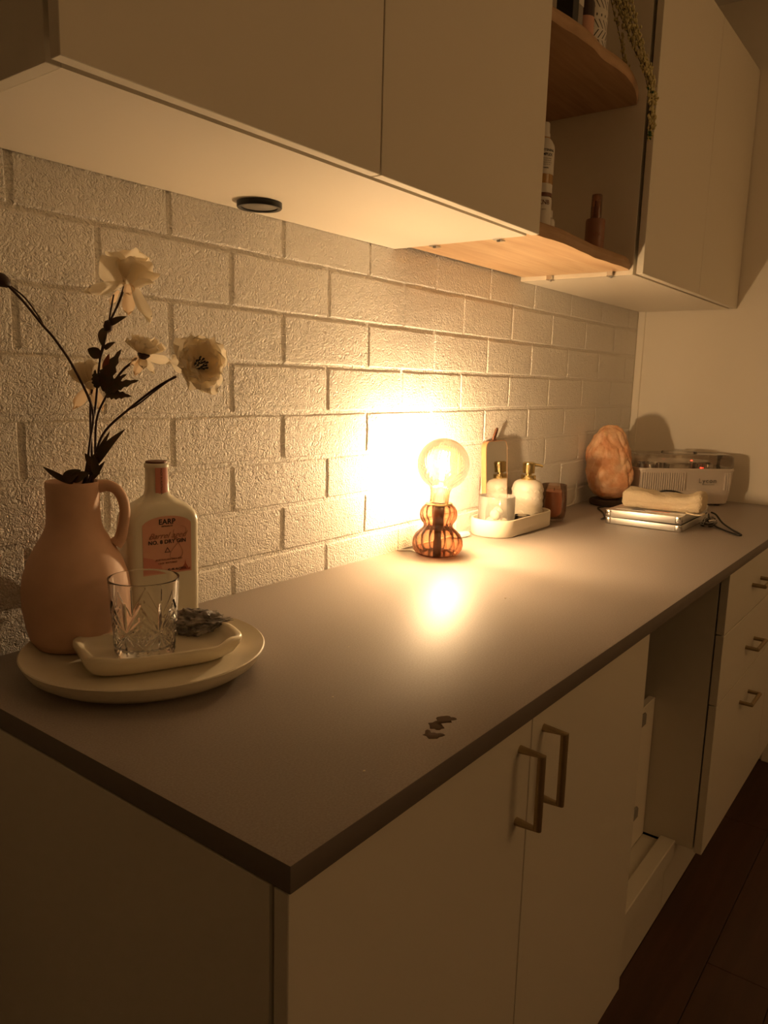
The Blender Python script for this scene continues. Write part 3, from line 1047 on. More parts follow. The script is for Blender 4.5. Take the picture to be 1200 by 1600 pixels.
outer = [(0.0360 + 0.0065 * (k / 60) ** 1.0 + 0.0012 * min(1, k / 4), 0.0 + 0.0012 * min(k, 1) + (k - min(k, 1)) * 0.0985 / 59) for k in range(61)]
prof = [(0, 0.0004), (0.033, 0.0002)] + outer + [(0.0430, 0.0995), (0.0422, 0.0998), (0.0416, 0.0990)] + [(0.0413 - 0.0050 * (k / 40), 0.0980 - 0.0810 * (k / 40)) for k in range(41)] + [(0.0355, 0.0145), (0.0335, 0.0128), (0.030, 0.0118), (0.020, 0.0112), (0, 0.0110)]
TUM_OUT = 62
lathe('glass_body', prof, M['glass'], tu, 220, c=TO, rfun=cut, ang=50)

# rough grey shell in the dish
SO = Vector((0.268, -0.186, DZ + 0.0005))
bm = bmesh.new()
bmesh.ops.create_icosphere(bm, subdivisions=5, radius=1.0)
ax = Vector((0.72, -0.69, 0)).normalized()
ay = Vector((0, 0, 1)).cross(ax)
for v in bm.verts:
    p = v.co.copy()
    tpr = 1 - 0.42 * max(0, p.x) ** 2
    lay = 0.05 * math.sin(p.z * 24 + 4 * noise.noise(p * 2.0))
    q = Vector((p.x * 0.038, p.y * 0.024 * tpr, p.z * 0.0185 * (1 + 0.35 * (-p.x)) * tpr))
    nn = noise.fractal(p * 2.6 + Vector((4, 1, 2)), 0.8, 2.1, 5)
    q *= 1 + 0.23 * nn + lay
    q.z = max(q.z + 0.0140, 0.0)
    v.co = SO + ax * q.x + ay * q.y + Vector((0, 0, q.z + 0.10 * max(0, q.x)))
shl = link('rough_shell', fin(bm, 'shell'), M['shell'], None, 60)
tag(shl, 'craggy dark grey shell lying in the wavy dish beside the tumbler', 'shell')
origin_to(shl, SO)

# ================================================================== FLOWERS


def V3(t):
    return Vector(t)


def blade(name, a, b, wdt, m, parent, bow=0.12, seed=0, lobes=0, side=None):
    """a thin leaf from a to b, width 2*wdt, slightly folded along its midrib"""
    a, b = Vector(a), Vector(b)
    t = b - a
    L = t.length
    tn = t.normalized()
    sd = tn.cross(-R_FWD).normalized() if side is None else Vector(side)
    nn = sd.cross(tn).normalized()
    if nn.dot(-R_FWD) < 0:
        nn = -nn
    r = random.Random(seed)
    N = 10
    vs, fs = [], []
    for i in range(N + 1):
        u = i / N
        wv = wdt * (math.sin(PI * min(1, u * 0.93 + 0.07) ** 0.8) ** 0.8 if u < 0.999 else 0.0)
        if lobes:
            wv *= 1 + 0.22 * (1 if i % 2 else -1)
        c = a + t * u + nn * (bow * L * 4 * u * (1 - u)) + nn * 0.0
        tw = 0.5 * (u - 0.3)
        s2 = (sd * math.cos(tw) + nn * math.sin(tw))
        vs += [c - s2 * wv + nn * wv * 0.25, c - nn * 0.0003, c + s2 * wv + nn * wv * 0.25]
    for i in range(N):
        k = i * 3
        fs += [(k, k + 1, k + 4, k + 3), (k + 1, k + 2, k + 5, k + 4)]
    # give it real thickness
    n0 = len(vs)
    vs2 = [v - nn * 0.0004 for v in vs]
    f2 = [tuple(x + n0 for x in f[::-1]) for f in fs]
    rim = []
    for i in range(N):
        k = i * 3
        rim += [(k, k + 3, k + 3 + n0, k + n0), (k + 5, k + 2, k + 2 + n0, k + 5 + n0)]
    me = mesh(name, vs + vs2, fs + f2 + rim)
    return link(name, me, m, parent, 60)


def petal(base, tip, wdt, nrm, cup, bow, m, parent, seed=0, ruff=0.15, name='petal', tipw=0.55, u0=0.30):
    """cupped petal; nrm points to the hollow side; cup, bow relative to width/length"""
    base, tip = Vector(base), Vector(tip)
    t = tip - base
    L = t.length
    tn = t.normalized()
    n = Vector(nrm)
    n = (n - tn * n.dot(tn)).normalized()
    sd = tn.cross(n)
    r = random.Random(seed)
    ph = r.uniform(0, 6)
    NU, NV = 9, 8
    vs, fs = [], []
    for i in range(NU + 1):
        u = i / NU
        wv = wdt * (u0 + (1 - u0) * math.sin(PI / 2 * min(1, u * 1.5))) * (1 if u < 0.62 else math.sqrt(max(0.0, 1 - ((u - 0.62) / 0.38) ** 2 * (1 - tipw * tipw * 0.4))))
        for j in range(NV + 1):
            s = j / NV * 2 - 1
            rf = ruff * wdt * u * math.sin(5.0 * s + ph + 2 * u) * (0.3 + abs(s))
            tipe = 0.025 * L * u * math.cos(4 * s + ph) * u
            p = base + tn * (L * u - L * 0.16 * s * s * u * u + tipe) + sd * (s * wv) + n * (cup * wdt * s * s + bow * L * (u * u - u) + rf)
            vs.append(p)
    for i in range(NU):
        for j in range(NV):
            a = i * (NV + 1) + j
            fs.append((a, a + 1, a + NV + 2, a + NV + 1))
    me = mesh(name, vs, fs)
    return link(name, me, m, parent, None if False else 180)


def rel(c, r, u, f):
    """offset from c along viewer's right, up and towards-the-viewer directions (metres)"""
    return Vector(c) + R_RIGHT * r + R_UP * u - R_FWD * f


def dirv(r, u, f):
    return R_RIGHT * r + R_UP * u - R_FWD * f


SB = Vector(VC) + Vector((0.0, 0, 0.009))


def flower(key, label, extra=(), rad=0.0016):
    pts = [V3(p) for p in STEMS[key]]
    o = thing('artificial_flower', label, 'flower', SB, group='silk flowers in the jug vase')
    tube('stem', [SB + Vector((0.004 * math.cos(len(label)), 0.004 * math.sin(len(label)), 0.002))] + pts, [rad * 1.2] * 3 + [rad] * (len(pts) - 2), M['stem'], o, n=8, sub=5)
    return o


# --- tall flower with the big drooping peony head
f1 = flower('top', 'tallest silk flower, big cream bloom with drooping lower petals and dark leaves')
tube('twig', STEMS['twig'], 0.0011, M['stem'], f1, n=6, sub=5)
c = V3(FL['top'])
hd1 = lathe('flower_head', [(0, -0.006), (0.006, -0.004), (0.009, 0.002), (0.007, 0.008), (0, 0.010)], M['petal'], f1, 16, c=c)
Pm, Pt = M['petal'], M['petal_tip']
k = 0
for (br, bu, bf, tr, tu_, tf, wd, nr, nu, nf, cup, bow) in (
        (0.002, 0.000, -0.012, 0.004, 0.052, -0.014, 0.026, 0, 0, 1, 0.45, 0.3),      # back centre
        (-0.006, 0.002, -0.004, -0.030, 0.040, 0.004, 0.024, 0.8, 0.1, -0.3, 0.5, 0.5),  # left
        (0.006, 0.000, -0.004, 0.026, 0.036, -0.006, 0.020, -0.8, 0.2, 0.2, 0.5, 0.5),
        (-0.010, -0.006, 0.010, -0.030, 0.030, 0.020, 0.024, 0.2, 0.3, -1, 0.45, 0.6),  # front left
        (0.004, -0.006, 0.012, 0.010, 0.028, 0.026, 0.022, 0.0, 0.3, -1, 0.45, 0.6),    # front centre
        (0.012, -0.004, 0.006, 0.036, 0.024, 0.012, 0.017, -0.7, 0.3, -0.5, 0.5, 0.6),  # right
        (0.014, -0.008, 0.002, 0.044, 0.010, 0.006, 0.015, -0.3, 1.0, -0.2, 0.5, 0.5),
        (0.010, -0.010, 0.010, 0.040, -0.004, 0.016, 0.012, -0.2, 1.0, 0.0, 0.4, 0.4),
        (0.000, 0.000, 0.000, 0.012, 0.034, 0.006, 0.014, -0.4, 0.2, 0.6, 0.6, 0.4),
        (-0.004, 0.000, 0.002, -0.012, 0.034, 0.004, 0.016, 0.6, 0.0, 0.4, 0.6, 0.4)):
    petal(rel(c, br, bu, bf), rel(c, tr, tu_, tf), wd, dirv(nr, nu, nf), cup, -bow * 0.5, Pm, hd1, seed=k, ruff=0.08)
    k += 1
for (br, bu, bf, tr, tu_, tf, wd, nr, nu, nf) in (
        (-0.004, -0.004, 0.010, -0.053, -0.017, 0.018, 0.0100, 0, 0.35, 1),
        (0.010, -0.008, 0.014, 0.035, -0.058, 0.020, 0.0135, 1, 0.4, 0.6),
        (-0.002, -0.006, -0.008, -0.004, -0.040, -0.012, 0.0085, 0.2, 0.1, 1),
        (-0.014, -0.008, -0.006, -0.028, -0.026, -0.010, 0.0060, -0.6, 0.1, 1),
        (0.004, -0.004, 0.012, 0.008, -0.020, 0.016, 0.0080, 0, 0, 1)):
    petal(rel(c, br, bu, bf), rel(c, tr, tu_, tf), wd, dirv(nr, nu, nf), 0.25, 0.12, Pt if wd < 0.0086 else Pm, hd1, seed=k, ruff=0.12, tipw=0.1, u0=0.45)
    k += 1
for i, (a, b, wd) in enumerate(LEAVES['top']):
    blade('leaf', a, b, wd, M['leaf_red'] if i == 4 else M['leaf'], f1, seed=i, lobes=1 if i > 4 else 0)
lathe('bud_node', [(0, -0.008), (0.005, -0.005), (0.006, 0.001), (0.004, 0.007), (0, 0.009)], M['stem'], f1, 12, c=(0.2105, -0.0795, 1.3395))

# --- anemone on the right
f2 = flower('right', 'right-hand silk flower, open cream bloom with black centre, leaning outward')
tube('twig', STEMS['right2'], 0.0010, M['stem'], f2, n=6, sub=5)
c = V3(FL['right'])
face = dirv(0.62, 0.10, 0.78).normalized()
e1 = (R_UP - face * R_UP.dot(face)).normalized()
e2 = e1.cross(face).normalized()
hd2 = lathe('flower_head', [(0, -0.006), (0.006, -0.004), (0.0085, 0.002), (0.005, 0.006), (0, 0.007)], Pm, f2, 16, T=frame(c, e1, face), c=(0, 0, 0))
for ly, (nP, Lp, wp, lift, off) in enumerate(((7, 0.041, 0.0200, 0.012, 0.0), (7, 0.036, 0.0175, 0.019, 0.45), (6, 0.028, 0.0140, 0.020, 0.2))):
    for q in range(nP):
        a = 2 * PI * q / nP + off
        d_ = e1 * math.cos(a) + e2 * math.sin(a)
        Lq = Lp * (0.92 + 0.16 * math.sin(q * 2.3 + ly))
        b_ = c + d_ * 0.004 + face * (0.001 * ly)
        t_ = c + d_ * Lq + face * lift
        petal(b_, t_, wp, face - d_ * 0.4, 0.28, 0.16, Pm, hd2, seed=40 + ly * 9 + q, ruff=0.22)
petal(c, rel(c, -0.034, 0.006, 0.004), 0.016, dirv(0.4, 0.3, 0.8), 0.3, 0.1, Pm, hd2, seed=71, ruff=0.2)
bm = bmesh.new()
for q in range(16):
    a = q * 2.4
    rr = 0.0013 * math.sqrt(q) + 0.0008
    b_ = c + (e1 * math.cos(a) + e2 * math.sin(a)) * rr + face * 0.004
    t_ = b_ + (e1 * math.cos(a) + e2 * math.sin(a)) * rr * 0.5 + face * 0.011
    bm_tube(bm, [b_, (b_ + t_) / 2, t_ - face * 0.002, t_], [0.0005, 0.0005, 0.0013, 0.0013], 6)
tag(link('stamens', fin(bm, 'stamens'), M['stamen'], hd2, 60), kind='stuff')

# --- small side-on bloom in the middle
f3 = flower('mid', 'small silk flower seen side-on between the tall and right-hand blooms')
c = V3(FL['mid'])
face = dirv(0.22, 0.92, 0.15).normalized()
e1 = (R_RIGHT - face * R_RIGHT.dot(face)).normalized()
e2 = e1.cross(face).normalized()
hd3 = lathe('flower_head', [(0, -0.006), (0.005, -0.004), (0.0085, 0.002), (0.005, 0.005), (0, 0.006)], M['stem'], f3, 16, T=frame(c, e1, face))
for ly, (nP, Lp, wp, lift, off) in enumerate(((8, 0.027, 0.0120, 0.016, 0.0), (7, 0.020, 0.0105, 0.024, 0.4))):
    for q in range(nP):
        a = 2 * PI * q / nP + off
        d_ = e1 * math.cos(a) + e2 * math.sin(a)
        petal(c + d_ * 0.004 + face * 0.002, c + d_ * Lp + face * (lift + 0.003 * math.sin(q * 3)), wp, face - d_ * 0.6, 0.3, 0.22, Pm, hd3, seed=90 + ly * 9 + q, ruff=0.28)
for q, (tr, tu_, tf, wd) in enumerate(((-0.010, -0.028, 0.006, 0.006), (0.004, -0.020, 0.012, 0.007), (0.014, -0.024, -0.002, 0.0045), (0.042, -0.010, 0.004, 0.007), (-0.018, -0.012, 0.0, 0.006))):
    petal(rel(c, 0, 0, 0), rel(c, tr, tu_, tf), wd, dirv(0.2, 0.3, 1), 0.2, 0.1, Pt if q in (0, 4) else Pm, hd3, seed=120 + q, ruff=0.12, tipw=0.1, u0=0.45)

# --- pale bloom behind the leaves
f4 = flower('back', 'pale silk flower half hidden behind the dark leaves at left')
c = V3(FL['back'])
face = dirv(-0.35, 0.88, -0.2).normalized()
e1 = (R_RIGHT - face * R_RIGHT.dot(face)).normalized()
e2 = e1.cross(face).normalized()
hd4 = lathe('flower_head', [(0, -0.006), (0.005, -0.004), (0.0075, 0.002), (0.005, 0.005), (0, 0.006)], Pm, f4, 16, T=frame(c, e1, face))
for ly, (nP, Lp, wp, lift, off) in enumerate(((7, 0.024, 0.0150, 0.026, 0.0), (5, 0.016, 0.0120, 0.030, 0.4))):
    for q in range(nP):
        a = 2 * PI * q / nP + off
        d_ = e1 * math.cos(a) + e2 * math.sin(a)
        petal(c + d_ * 0.004 + face * 0.002, c + d_ * Lp + face * lift, wp, face - d_ * 0.6, 0.3, 0.2, Pm, hd4, seed=140 + ly * 9 + q, ruff=0.15)
for q, (tr, tu_, tf, wd) in enumerate(((-0.024, -0.034, 0.004, 0.008), (0.016, -0.036, 0.0, 0.008))):
    petal(rel(c, 0, 0, 0), rel(c, tr, tu_, tf), wd, dirv(0.2, 0.3, 1), 0.2, 0.1, Pt, hd4, seed=160 + q, ruff=0.12, tipw=0.1, u0=0.45)

# --- long bare stem with a bud, reaching out at left
f5 = flower('left', 'long bare stem with closed dark bud reaching to the far left')
tube('twig', STEMS['left2'], 0.0011, M['stem'], f5, n=6, sub=5)
bd = V3(FL['bud'])
ax_ = (bd - V3(STEMS['left2'][2])).normalized()
lathe('bud', [(0, -0.010), (0.004, -0.008), (0.0078, -0.002), (0.0080, 0.004), (0.0050, 0.011), (0, 0.014)], M['stem'], f5, 16, T=frame(bd, ax_.orthogonal(), ax_), c=(0, 0, 0))
# --- leafy bunch at the vase mouth
f6 = thing('leaf_spray', 'bunch of dark pointed leaves crowding the mouth of the jug', 'leaves', SB)
tube('stem', [SB + Vector((0, 0, 0.003)), (0.160, -0.080, 1.07), (0.168, -0.090, 1.12), (0.1735, -0.0975, 1.165)], 0.0022, M['stem'], f6, n=8, sub=5)
for i, (a, b, wd) in enumerate(LEAVES['base']):
    if i == 0:
        a = (0.158, -0.068, 1.134)
    blade('leaf', a, b, wd, M['leaf_edge'] if i in (4,) else M['leaf'], f6, seed=i + 30, bow=0.16 if i in (0, 3) else 0.08)

# ================================================================== GLASS LAMP
LO = Vector((1.022, -0.086, H))
lp = thing('glass_table_lamp', 'small table lamp with pink-amber ribbed glass base and glowing swirled globe bulb', 'lamp', LO)


def rib(n, amp, tw=0.0):
    def f(r, z, a, i):
        k = abs(math.cos(n * 0.5 * (a + tw * z)))
        return r * (1 + amp * (k - 0.6))
    return f


bprof = [(0.0395, 0.0), (0.0470, 0.004), (0.0530, 0.013), (0.0556, 0.024), (0.0545, 0.035), (0.0490, 0.046), (0.0400, 0.0545), (0.0335, 0.060), (0.0312, 0.0655),
         (0.0325, 0.071), (0.0365, 0.076), (0.0400, 0.083), (0.0412, 0.091), (0.0400, 0.100), (0.0360, 0.107), (0.0300, 0.112), (0.0290, 0.1145)]
pp = []
for i in range(len(bprof) - 1):
    for s in range(3):
        t = s / 3
        pp.append((bprof[i][0] * (1 - t) + bprof[i + 1][0] * t, bprof[i][1] * (1 - t) + bprof[i + 1][1] * t))
pp.append(bprof[-1])
lathe('glass_base', pp, M['lampbase'], lp, 192, c=LO, rfun=rib(16, 0.085), ang=180)
lathe('base_disc', [(0, 0.0008), (0.0385, 0.0008), (0.0392, 0.0016), (0.0385, 0.0030), (0, 0.0030)], M['lampbase'], lp, 48, c=LO)
lathe('collar', [(0.0155, 0.1125), (0.0290, 0.1125), (0.0302, 0.1140), (0.0302, 0.1158), (0.0290, 0.1170), (0.0155, 0.1165)], M['gold'], lp, 64, c=LO, close=True)
lathe('socket', [(0, 0.056), (0.0105, 0.056), (0.0112, 0.060), (0.0125, 0.064), (0.0125, 0.112), (0.0150, 0.1135), (0.0150, 0.1175), (0, 0.1180)], M['bronze'], lp, 32, c=LO)
lathe('socket_stem', [(0, 0.003), (0.0095, 0.003), (0.0095, 0.030), (0.0080, 0.034), (0.0085, 0.056), (0, 0.056)], M['bronze'], lp, 32, c=LO)
# globe bulb, leaning a few degrees
lean = Quaternion(R_FWD, math.radians(4.2)).to_matrix().to_4x4()
BT = Matrix.Translation(LO + Vector((0, 0, 0.1165))) @ lean
bp_ = [(0.0205, 0.0), (0.0208, 0.012), (0.0212, 0.022), (0.0232, 0.031)]
cz, cr_ = 0.0865, 0.0572
a0 = math.asin(-(cz - 0.036) / cr_)
for k in range(0, 41):
    a = a0 + (PI / 2 - a0) * k / 40
    bp_.append((max(cr_ * math.cos(a), 0.0), cz + cr_ * math.sin(a)))
bp_[-1] = (0, bp_[-1][1])
gbm = lathe_mesh('globe', bp_, 208, (0, 0, 0), BT, lambda r, z, a, i: r * (1 + 0.042 * (abs(math.cos(13 * (a + 3.2 * (max(0.0, z - 0.03) / 0.114) ** 1.7))) - 0.6) * min(1.0, r / 0.02)))
bulb = link('globe_bulb', gbm, M['globe'], lp, 180)
lathe('bulb_neck', [(0, 0.002), (0.0130, 0.002), (0.0130, 0.018), (0.0085, 0.024), (0.0060, 0.040), (0.0045, 0.044), (0, 0.045)], M['ribglass'], bulb, 24, T=BT)
bm = bmesh.new()
for q in range(4):
    a = q * PI / 2 + 0.4
    p0 = Vector((0.0030 * math.cos(a), 0.0030 * math.sin(a), 0.052))
    p1 = Vector((0.0060 * math.cos(a + 0.3), 0.0060 * math.sin(a + 0.3), 0.092))
    bm_tube(bm, [p0, (p0 + p1) / 2, p1], 0.0013, 8)
link('filament', fin(bm, 'fil', BT), M['filament'], bulb, 60)
bm = bmesh.new()
bm_tube(bm, [Vector((0, 0, 0.044)), Vector((0, 0, 0.07)), Vector((0, 0, 0.098))], 0.0008, 6)
link('support_wire', fin(bm, 'wire', BT), M['chrome'], bulb, 60)
# lamp cord with an inline switch
lc = lp
cdl = tube('cord', [(LO.x - 0.030, -0.050, H + 0.004), (LO.x - 0.02, -0.030, H + 0.003), (0.985, -0.010, H + 0.003), (0.99, -0.006, H + 0.004), (1.05, -0.0055, H + 0.004), (1.12, -0.006, H + 0.003), (1.185, -0.012, H + 0.005), (1.20, -0.016, H + 0.008)], 0.0023, M['white_cord'], lc, n=8, label='white lamp cord')
loft('switch', [rrect(0.022, 0.007, 0.006, z, cx=0, cy=0) for z in (0.0,)] + [rrect(0.027, 0.0105, 0.008, 0.003), rrect(0.027, 0.0105, 0.008, 0.009), rrect(0.022, 0.008, 0.006, 0.0125)], M['white_cord'], cdl, T=Matrix.Translation((1.226, -0.024, H + 0.0002)) @ Matrix.Rotation(-0.15, 4, 'Z'))
tube('cord', [(1.250, -0.029, H + 0.006), (1.257, -0.018, H + 0.004), (1.262, -0.0045, H + 0.004)], 0.0023, M['white_cord'], lc, n=8)

# ================================================================== TRAY GROUP
TR = Vector((1.415, -0.0645, H))
tr = thing('oblong_tray', 'cream round-ended stone tray against the brick wall, holding mirror and dispenser', 'tray', TR)
hx, hy = 0.153, 0.0590
secs = [rrect(hx - 0.004, hy - 0.004, 0.052, 0.0004, 12), rrect(hx - 0.0005, hy - 0.0005, 0.055, 0.004, 12), rrect(hx, hy, 0.056, 0.040, 12), rrect(hx - 0.001, hy - 0.001, 0.055, 0.0435, 12), rrect(hx - 0.0035, hy - 0.0035, 0.053, 0.0445, 12),
        rrect(hx - 0.006, hy - 0.006, 0.050, 0.0435, 12), rrect(hx - 0.0075, hy - 0.0075, 0.049, 0.038, 12), rrect(hx - 0.0078, hy - 0.0078, 0.048, 0.012, 12), rrect(hx - 0.012, hy - 0.012, 0.046, 0.0085, 12)]
loft('tray_body', secs, M['tray'], tr, T=Matrix.Translation(TR), ang=50)
TZ = H + 0.0087

# mirror
mi = thing('standing_mirror', 'narrow wood-framed mirror with leather loop leaning on the brick wall', 'mirror', (1.392, -0.022, TZ))
MT = Matrix.Translation((1.396, -0.0258, TZ + 0.0008)) @ Matrix.Rotation(math.radians(-3.2), 4, 'X') @ Matrix.Rotation(PI / 2, 4, 'X')
# local: x right, y up, z towards the room
mh, mwid = 0.224, 0.115


def mloop(hx_, hy_, r, z):
    return [Vector((p.x, p.y + mh / 2, p.z)) for p in rrect(hx_, hy_, r, z, 8)]


loft('frame', [mloop(mwid / 2, mh / 2, 0.020, -0.009), mloop(mwid / 2, mh / 2, 0.020, 0.0045), mloop(mwid / 2 - 0.0008, mh / 2 - 0.0008, 0.0194, 0.0050), mloop(mwid / 2 - 0.0016, mh / 2 - 0.0016, 0.0188, 0.0050), mloop(mwid / 2 - 0.0017, mh / 2 - 0.0017, 0.0187, 0.0030)], M['mwood'], mi, T=MT, ang=40)
loft('mirror_glass', [mloop(mwid / 2 - 0.0017, mh / 2 - 0.0017, 0.0187, 0.0031), mloop(mwid / 2 - 0.0017, mh / 2 - 0.0017, 0.0187, 0.0047)], M['mirror'], mi, T=MT, ang=30)
tube('leather_loop', [MT @ Vector(p) for p in ((-0.012, mh - 0.001, 0.000), (-0.016, mh + 0.006, 0.002), (-0.012, mh + 0.018, 0.004), (0.000, mh + 0.031, 0.004), (0.009, mh + 0.028, 0.001), (0.006, mh + 0.016, -0.001), (0.000, mh + 0.007, -0.001), (0.004, mh - 0.001, -0.001))], 0.0024, M['leather'], mi, n=8)

# ribbed glass with cotton
CG = Vector((1.3195, -0.0685, TZ + 0.0004))
cg = thing('ribbed_glass_cup', 'wide fluted clear glass cup at the left end of the tray', 'glass', CG)
lathe('glass_wall', [(0, 0.0), (0.0435, 0.0), (0.0455, 0.003), (0.0462, 0.020), (0.0466, 0.0900), (0.0460, 0.0915), (0.0448, 0.0900), (0.0440, 0.020), (0.0425, 0.006), (0, 0.005)], M['ribglass'], cg, 180, c=CG,
      rfun=lambda r, z, a, i: r * (1 + (0.010 * math.cos(45 * a) if 1 < i < 5 and z < 0.084 else 0)), ang=60)
for i, (x, yy, z, rx, rz, rot) in enumerate(((-0.014, -0.016, 0.020, 0.0150, 0.013, 0.4), (0.016, -0.012, 0.020, 0.0140, 0.0135, 1.4), (0.004, 0.015, 0.021, 0.0155, 0.014, 2.2), (-0.010, -0.002, 0.0445, 0.0135, 0.0125, 0.9), (0.015, 0.004, 0.0470, 0.0120, 0.0140, 2.9))):
    cc = CG + Vector((x, yy, z))
    bm = bmesh.new()
    bmesh.ops.create_icosphere(bm, subdivisions=4, radius=1)
    for v in bm.verts:
        p = v.co
        q = 1 + 0.14 * noise.noise(p * 2.4 + Vector((i * 3, 0, 0)))
        v.co = cc + Vector((p.x * rx * q * math.cos(rot) - p.y * rz * math.sin(rot), p.x * rx * math.sin(rot) + p.y * rz * math.cos(rot) * q, p.z * rz * q))
    o = link('cotton_ball', fin(bm, 'cotton'), M['cotton'], None, 180)
    tag(o, 'soft white cotton ball heaped with others inside the fluted glass cup', 'cotton ball', 'cotton balls in the fluted cup')
    origin_to(o, cc)

# small clear tealight glass between cup and dispenser
SG = Vector((1.412, -0.096, TZ + 0.0004))
sg = thing('small_glass_dish', 'tiny clear glass holder in the tray, between cup and dispenser', 'glass', SG)
lathe('glass_wall', [(0, 0.0), (0.0155, 0.0), (0.0185, 0.004), (0.0205, 0.024), (0.0210, 0.034), (0.0198, 0.034), (0.0188, 0.024), (0.0165, 0.006), (0, 0.004)], M['clearplastic'], sg, 64, c=SG, rfun=lambda r, z, a, i: r * (1 + 0.03 * math.cos(12 * a)) if 1 < i < 4 else r)
lathe('metal_cup', [(0, 0.0045), (0.0155, 0.0045), (0.0160, 0.014), (0.0150, 0.0140), (0.0145, 0.0060), (0, 0.006)], M['chrome'], sg, 32, c=SG)

# soap dispenser
SD = Vector((1.494, -0.0660, TZ + 0.0004))
sd = thing('soap_dispenser', 'white scallop-patterned soap dispenser with gold pump, on the tray', 'dispenser', SD)
lathe('body', [(0, 0), (0.0380, 0.0), (0.0405, 0.002), (0.0415, 0.006), (0.0415, 0.092), (0.0405, 0.101), (0.0370, 0.109), (0.0310, 0.1145), (0.0230, 0.1175), (0.0180, 0.1185), (0, 0.1185)], M['soap'], sd, 72, c=SD)
# scallop medallions, each a small raised fan shell
bm = bmesh.new()
NS = 12
for row in range(5):
    for q in range(NS):
        a_c = 2 * PI * q / NS + (0.0 if row % 2 == 0 else 0.0) + 0.08
        zc = 0.0115 + row * 0.0196
        nr, na = 5, 14
        R0 = 0.0076
        ctr = bm.verts.new(SD + Vector((math.cos(a_c) * 0.0418, math.sin(a_c) * 0.0418, zc - R0 * 0.85)))
        prev = None
        rings = []
        for ir in range(1, nr + 1):
            fr_ = ir / nr
            ring = []
            for ia in range(na + 1):
                th = -1.0 + 2.0 * ia / na          # fan opening, radians*~1.15
                t2 = th * 1.12
                rr = R0 * 1.75 * fr_ * (1.0 - 0.13 * th * th)
                xx = rr * math.sin(t2)
                zz = -R0 * 0.85 + rr * math.cos(t2)
                dep = 0.0009 * fr_ * (1 if ir < nr else 0.15) + 0.0004 * math.cos(ia * PI) * fr_
                if ir == nr - 1:
                    dep += 0.0007
                rad_ = 0.0418 + dep
                aa = a_c + xx / 0.0415
                ring.append(bm.verts.new(SD + Vector((math.cos(aa) * rad_, math.sin(aa) * rad_, zc + zz))))
            rings.append(ring)
        for ia in range(na):
            bm.faces.new((ctr, rings[0][ia], rings[0][ia + 1]))
        for r1, r2 in zip(rings[:-1], rings[1:]):
            for ia in range(na):
                bm.faces.new((r1[ia], r2[ia], r2[ia + 1], r1[ia + 1]))
tag(link('scallop_relief', fin(bm, 'scallops'), M['soap'], sd, 60), kind='stuff')
lathe('pump_collar', [(0.0, 0.1180), (0.0195, 0.1180), (0.0200, 0.1190), (0.0200, 0.1295), (0.0190, 0.1305), (0, 0.1305)], M['gold'], sd, 40, c=SD)
pm = lathe('pump_head', [(0, 0.1305), (0.0085, 0.1305), (0.0085, 0.1350), (0.0145, 0.1352), (0.0160, 0.1360), (0.0165, 0.1580), (0.0170, 0.1610), (0.0165, 0.1635), (0.0130, 0.1655), (0, 0.1660)], M['gold'], sd, 40, c=SD)
nz = Vector((0.72, -0.69, 0))
tube('nozzle', [SD + nz * 0.012 + Vector((0, 0, 0.158)), SD + nz * 0.024 + Vector((0, 0, 0.1575)), SD + nz * 0.036 + Vector((0, 0, 0.1550)), SD + nz * 0.0385 + Vector((0, 0, 0.1525))], [0.0048, 0.0040, 0.0032, 0.0030], M['gold'], pm, n=12)

# smoky tumbler candle
TC = Vector((1.620, -0.086, H + 0.0004))
tc = thing('candle_tumbler', 'smoky pink glass tumbler with brown candle wax, right of the tray', 'candle', TC)
lathe('glass_wall', [(0, 0), (0.020, 0.0), (0.028, 0.003), (0.0345, 0.012), (0.0368, 0.028), (0.0370, 0.060), (0.0350, 0.1040), (0.0342, 0.1045), (0.0335, 0.1035), (0.0352, 0.060), (0.0350, 0.028), (0.0320, 0.014), (0.022, 0.008), (0, 0.007)], M['tumbler'], tc, 64, c=TC, ang=60)
lathe('wax', [(0, 0.0078), (0.021, 0.009), (0.0312, 0.015), (0.0341, 0.028), (0.0343, 0.060), (0.0334, 0.0860), (0, 0.0860)], M['wax'], tc, 48, c=TC)
tube('wick', [TC + Vector((0, 0, 0.085)), TC + Vector((0.001, 0, 0.094))], 0.0008, M['ink'], tc, n=6, sub=1)

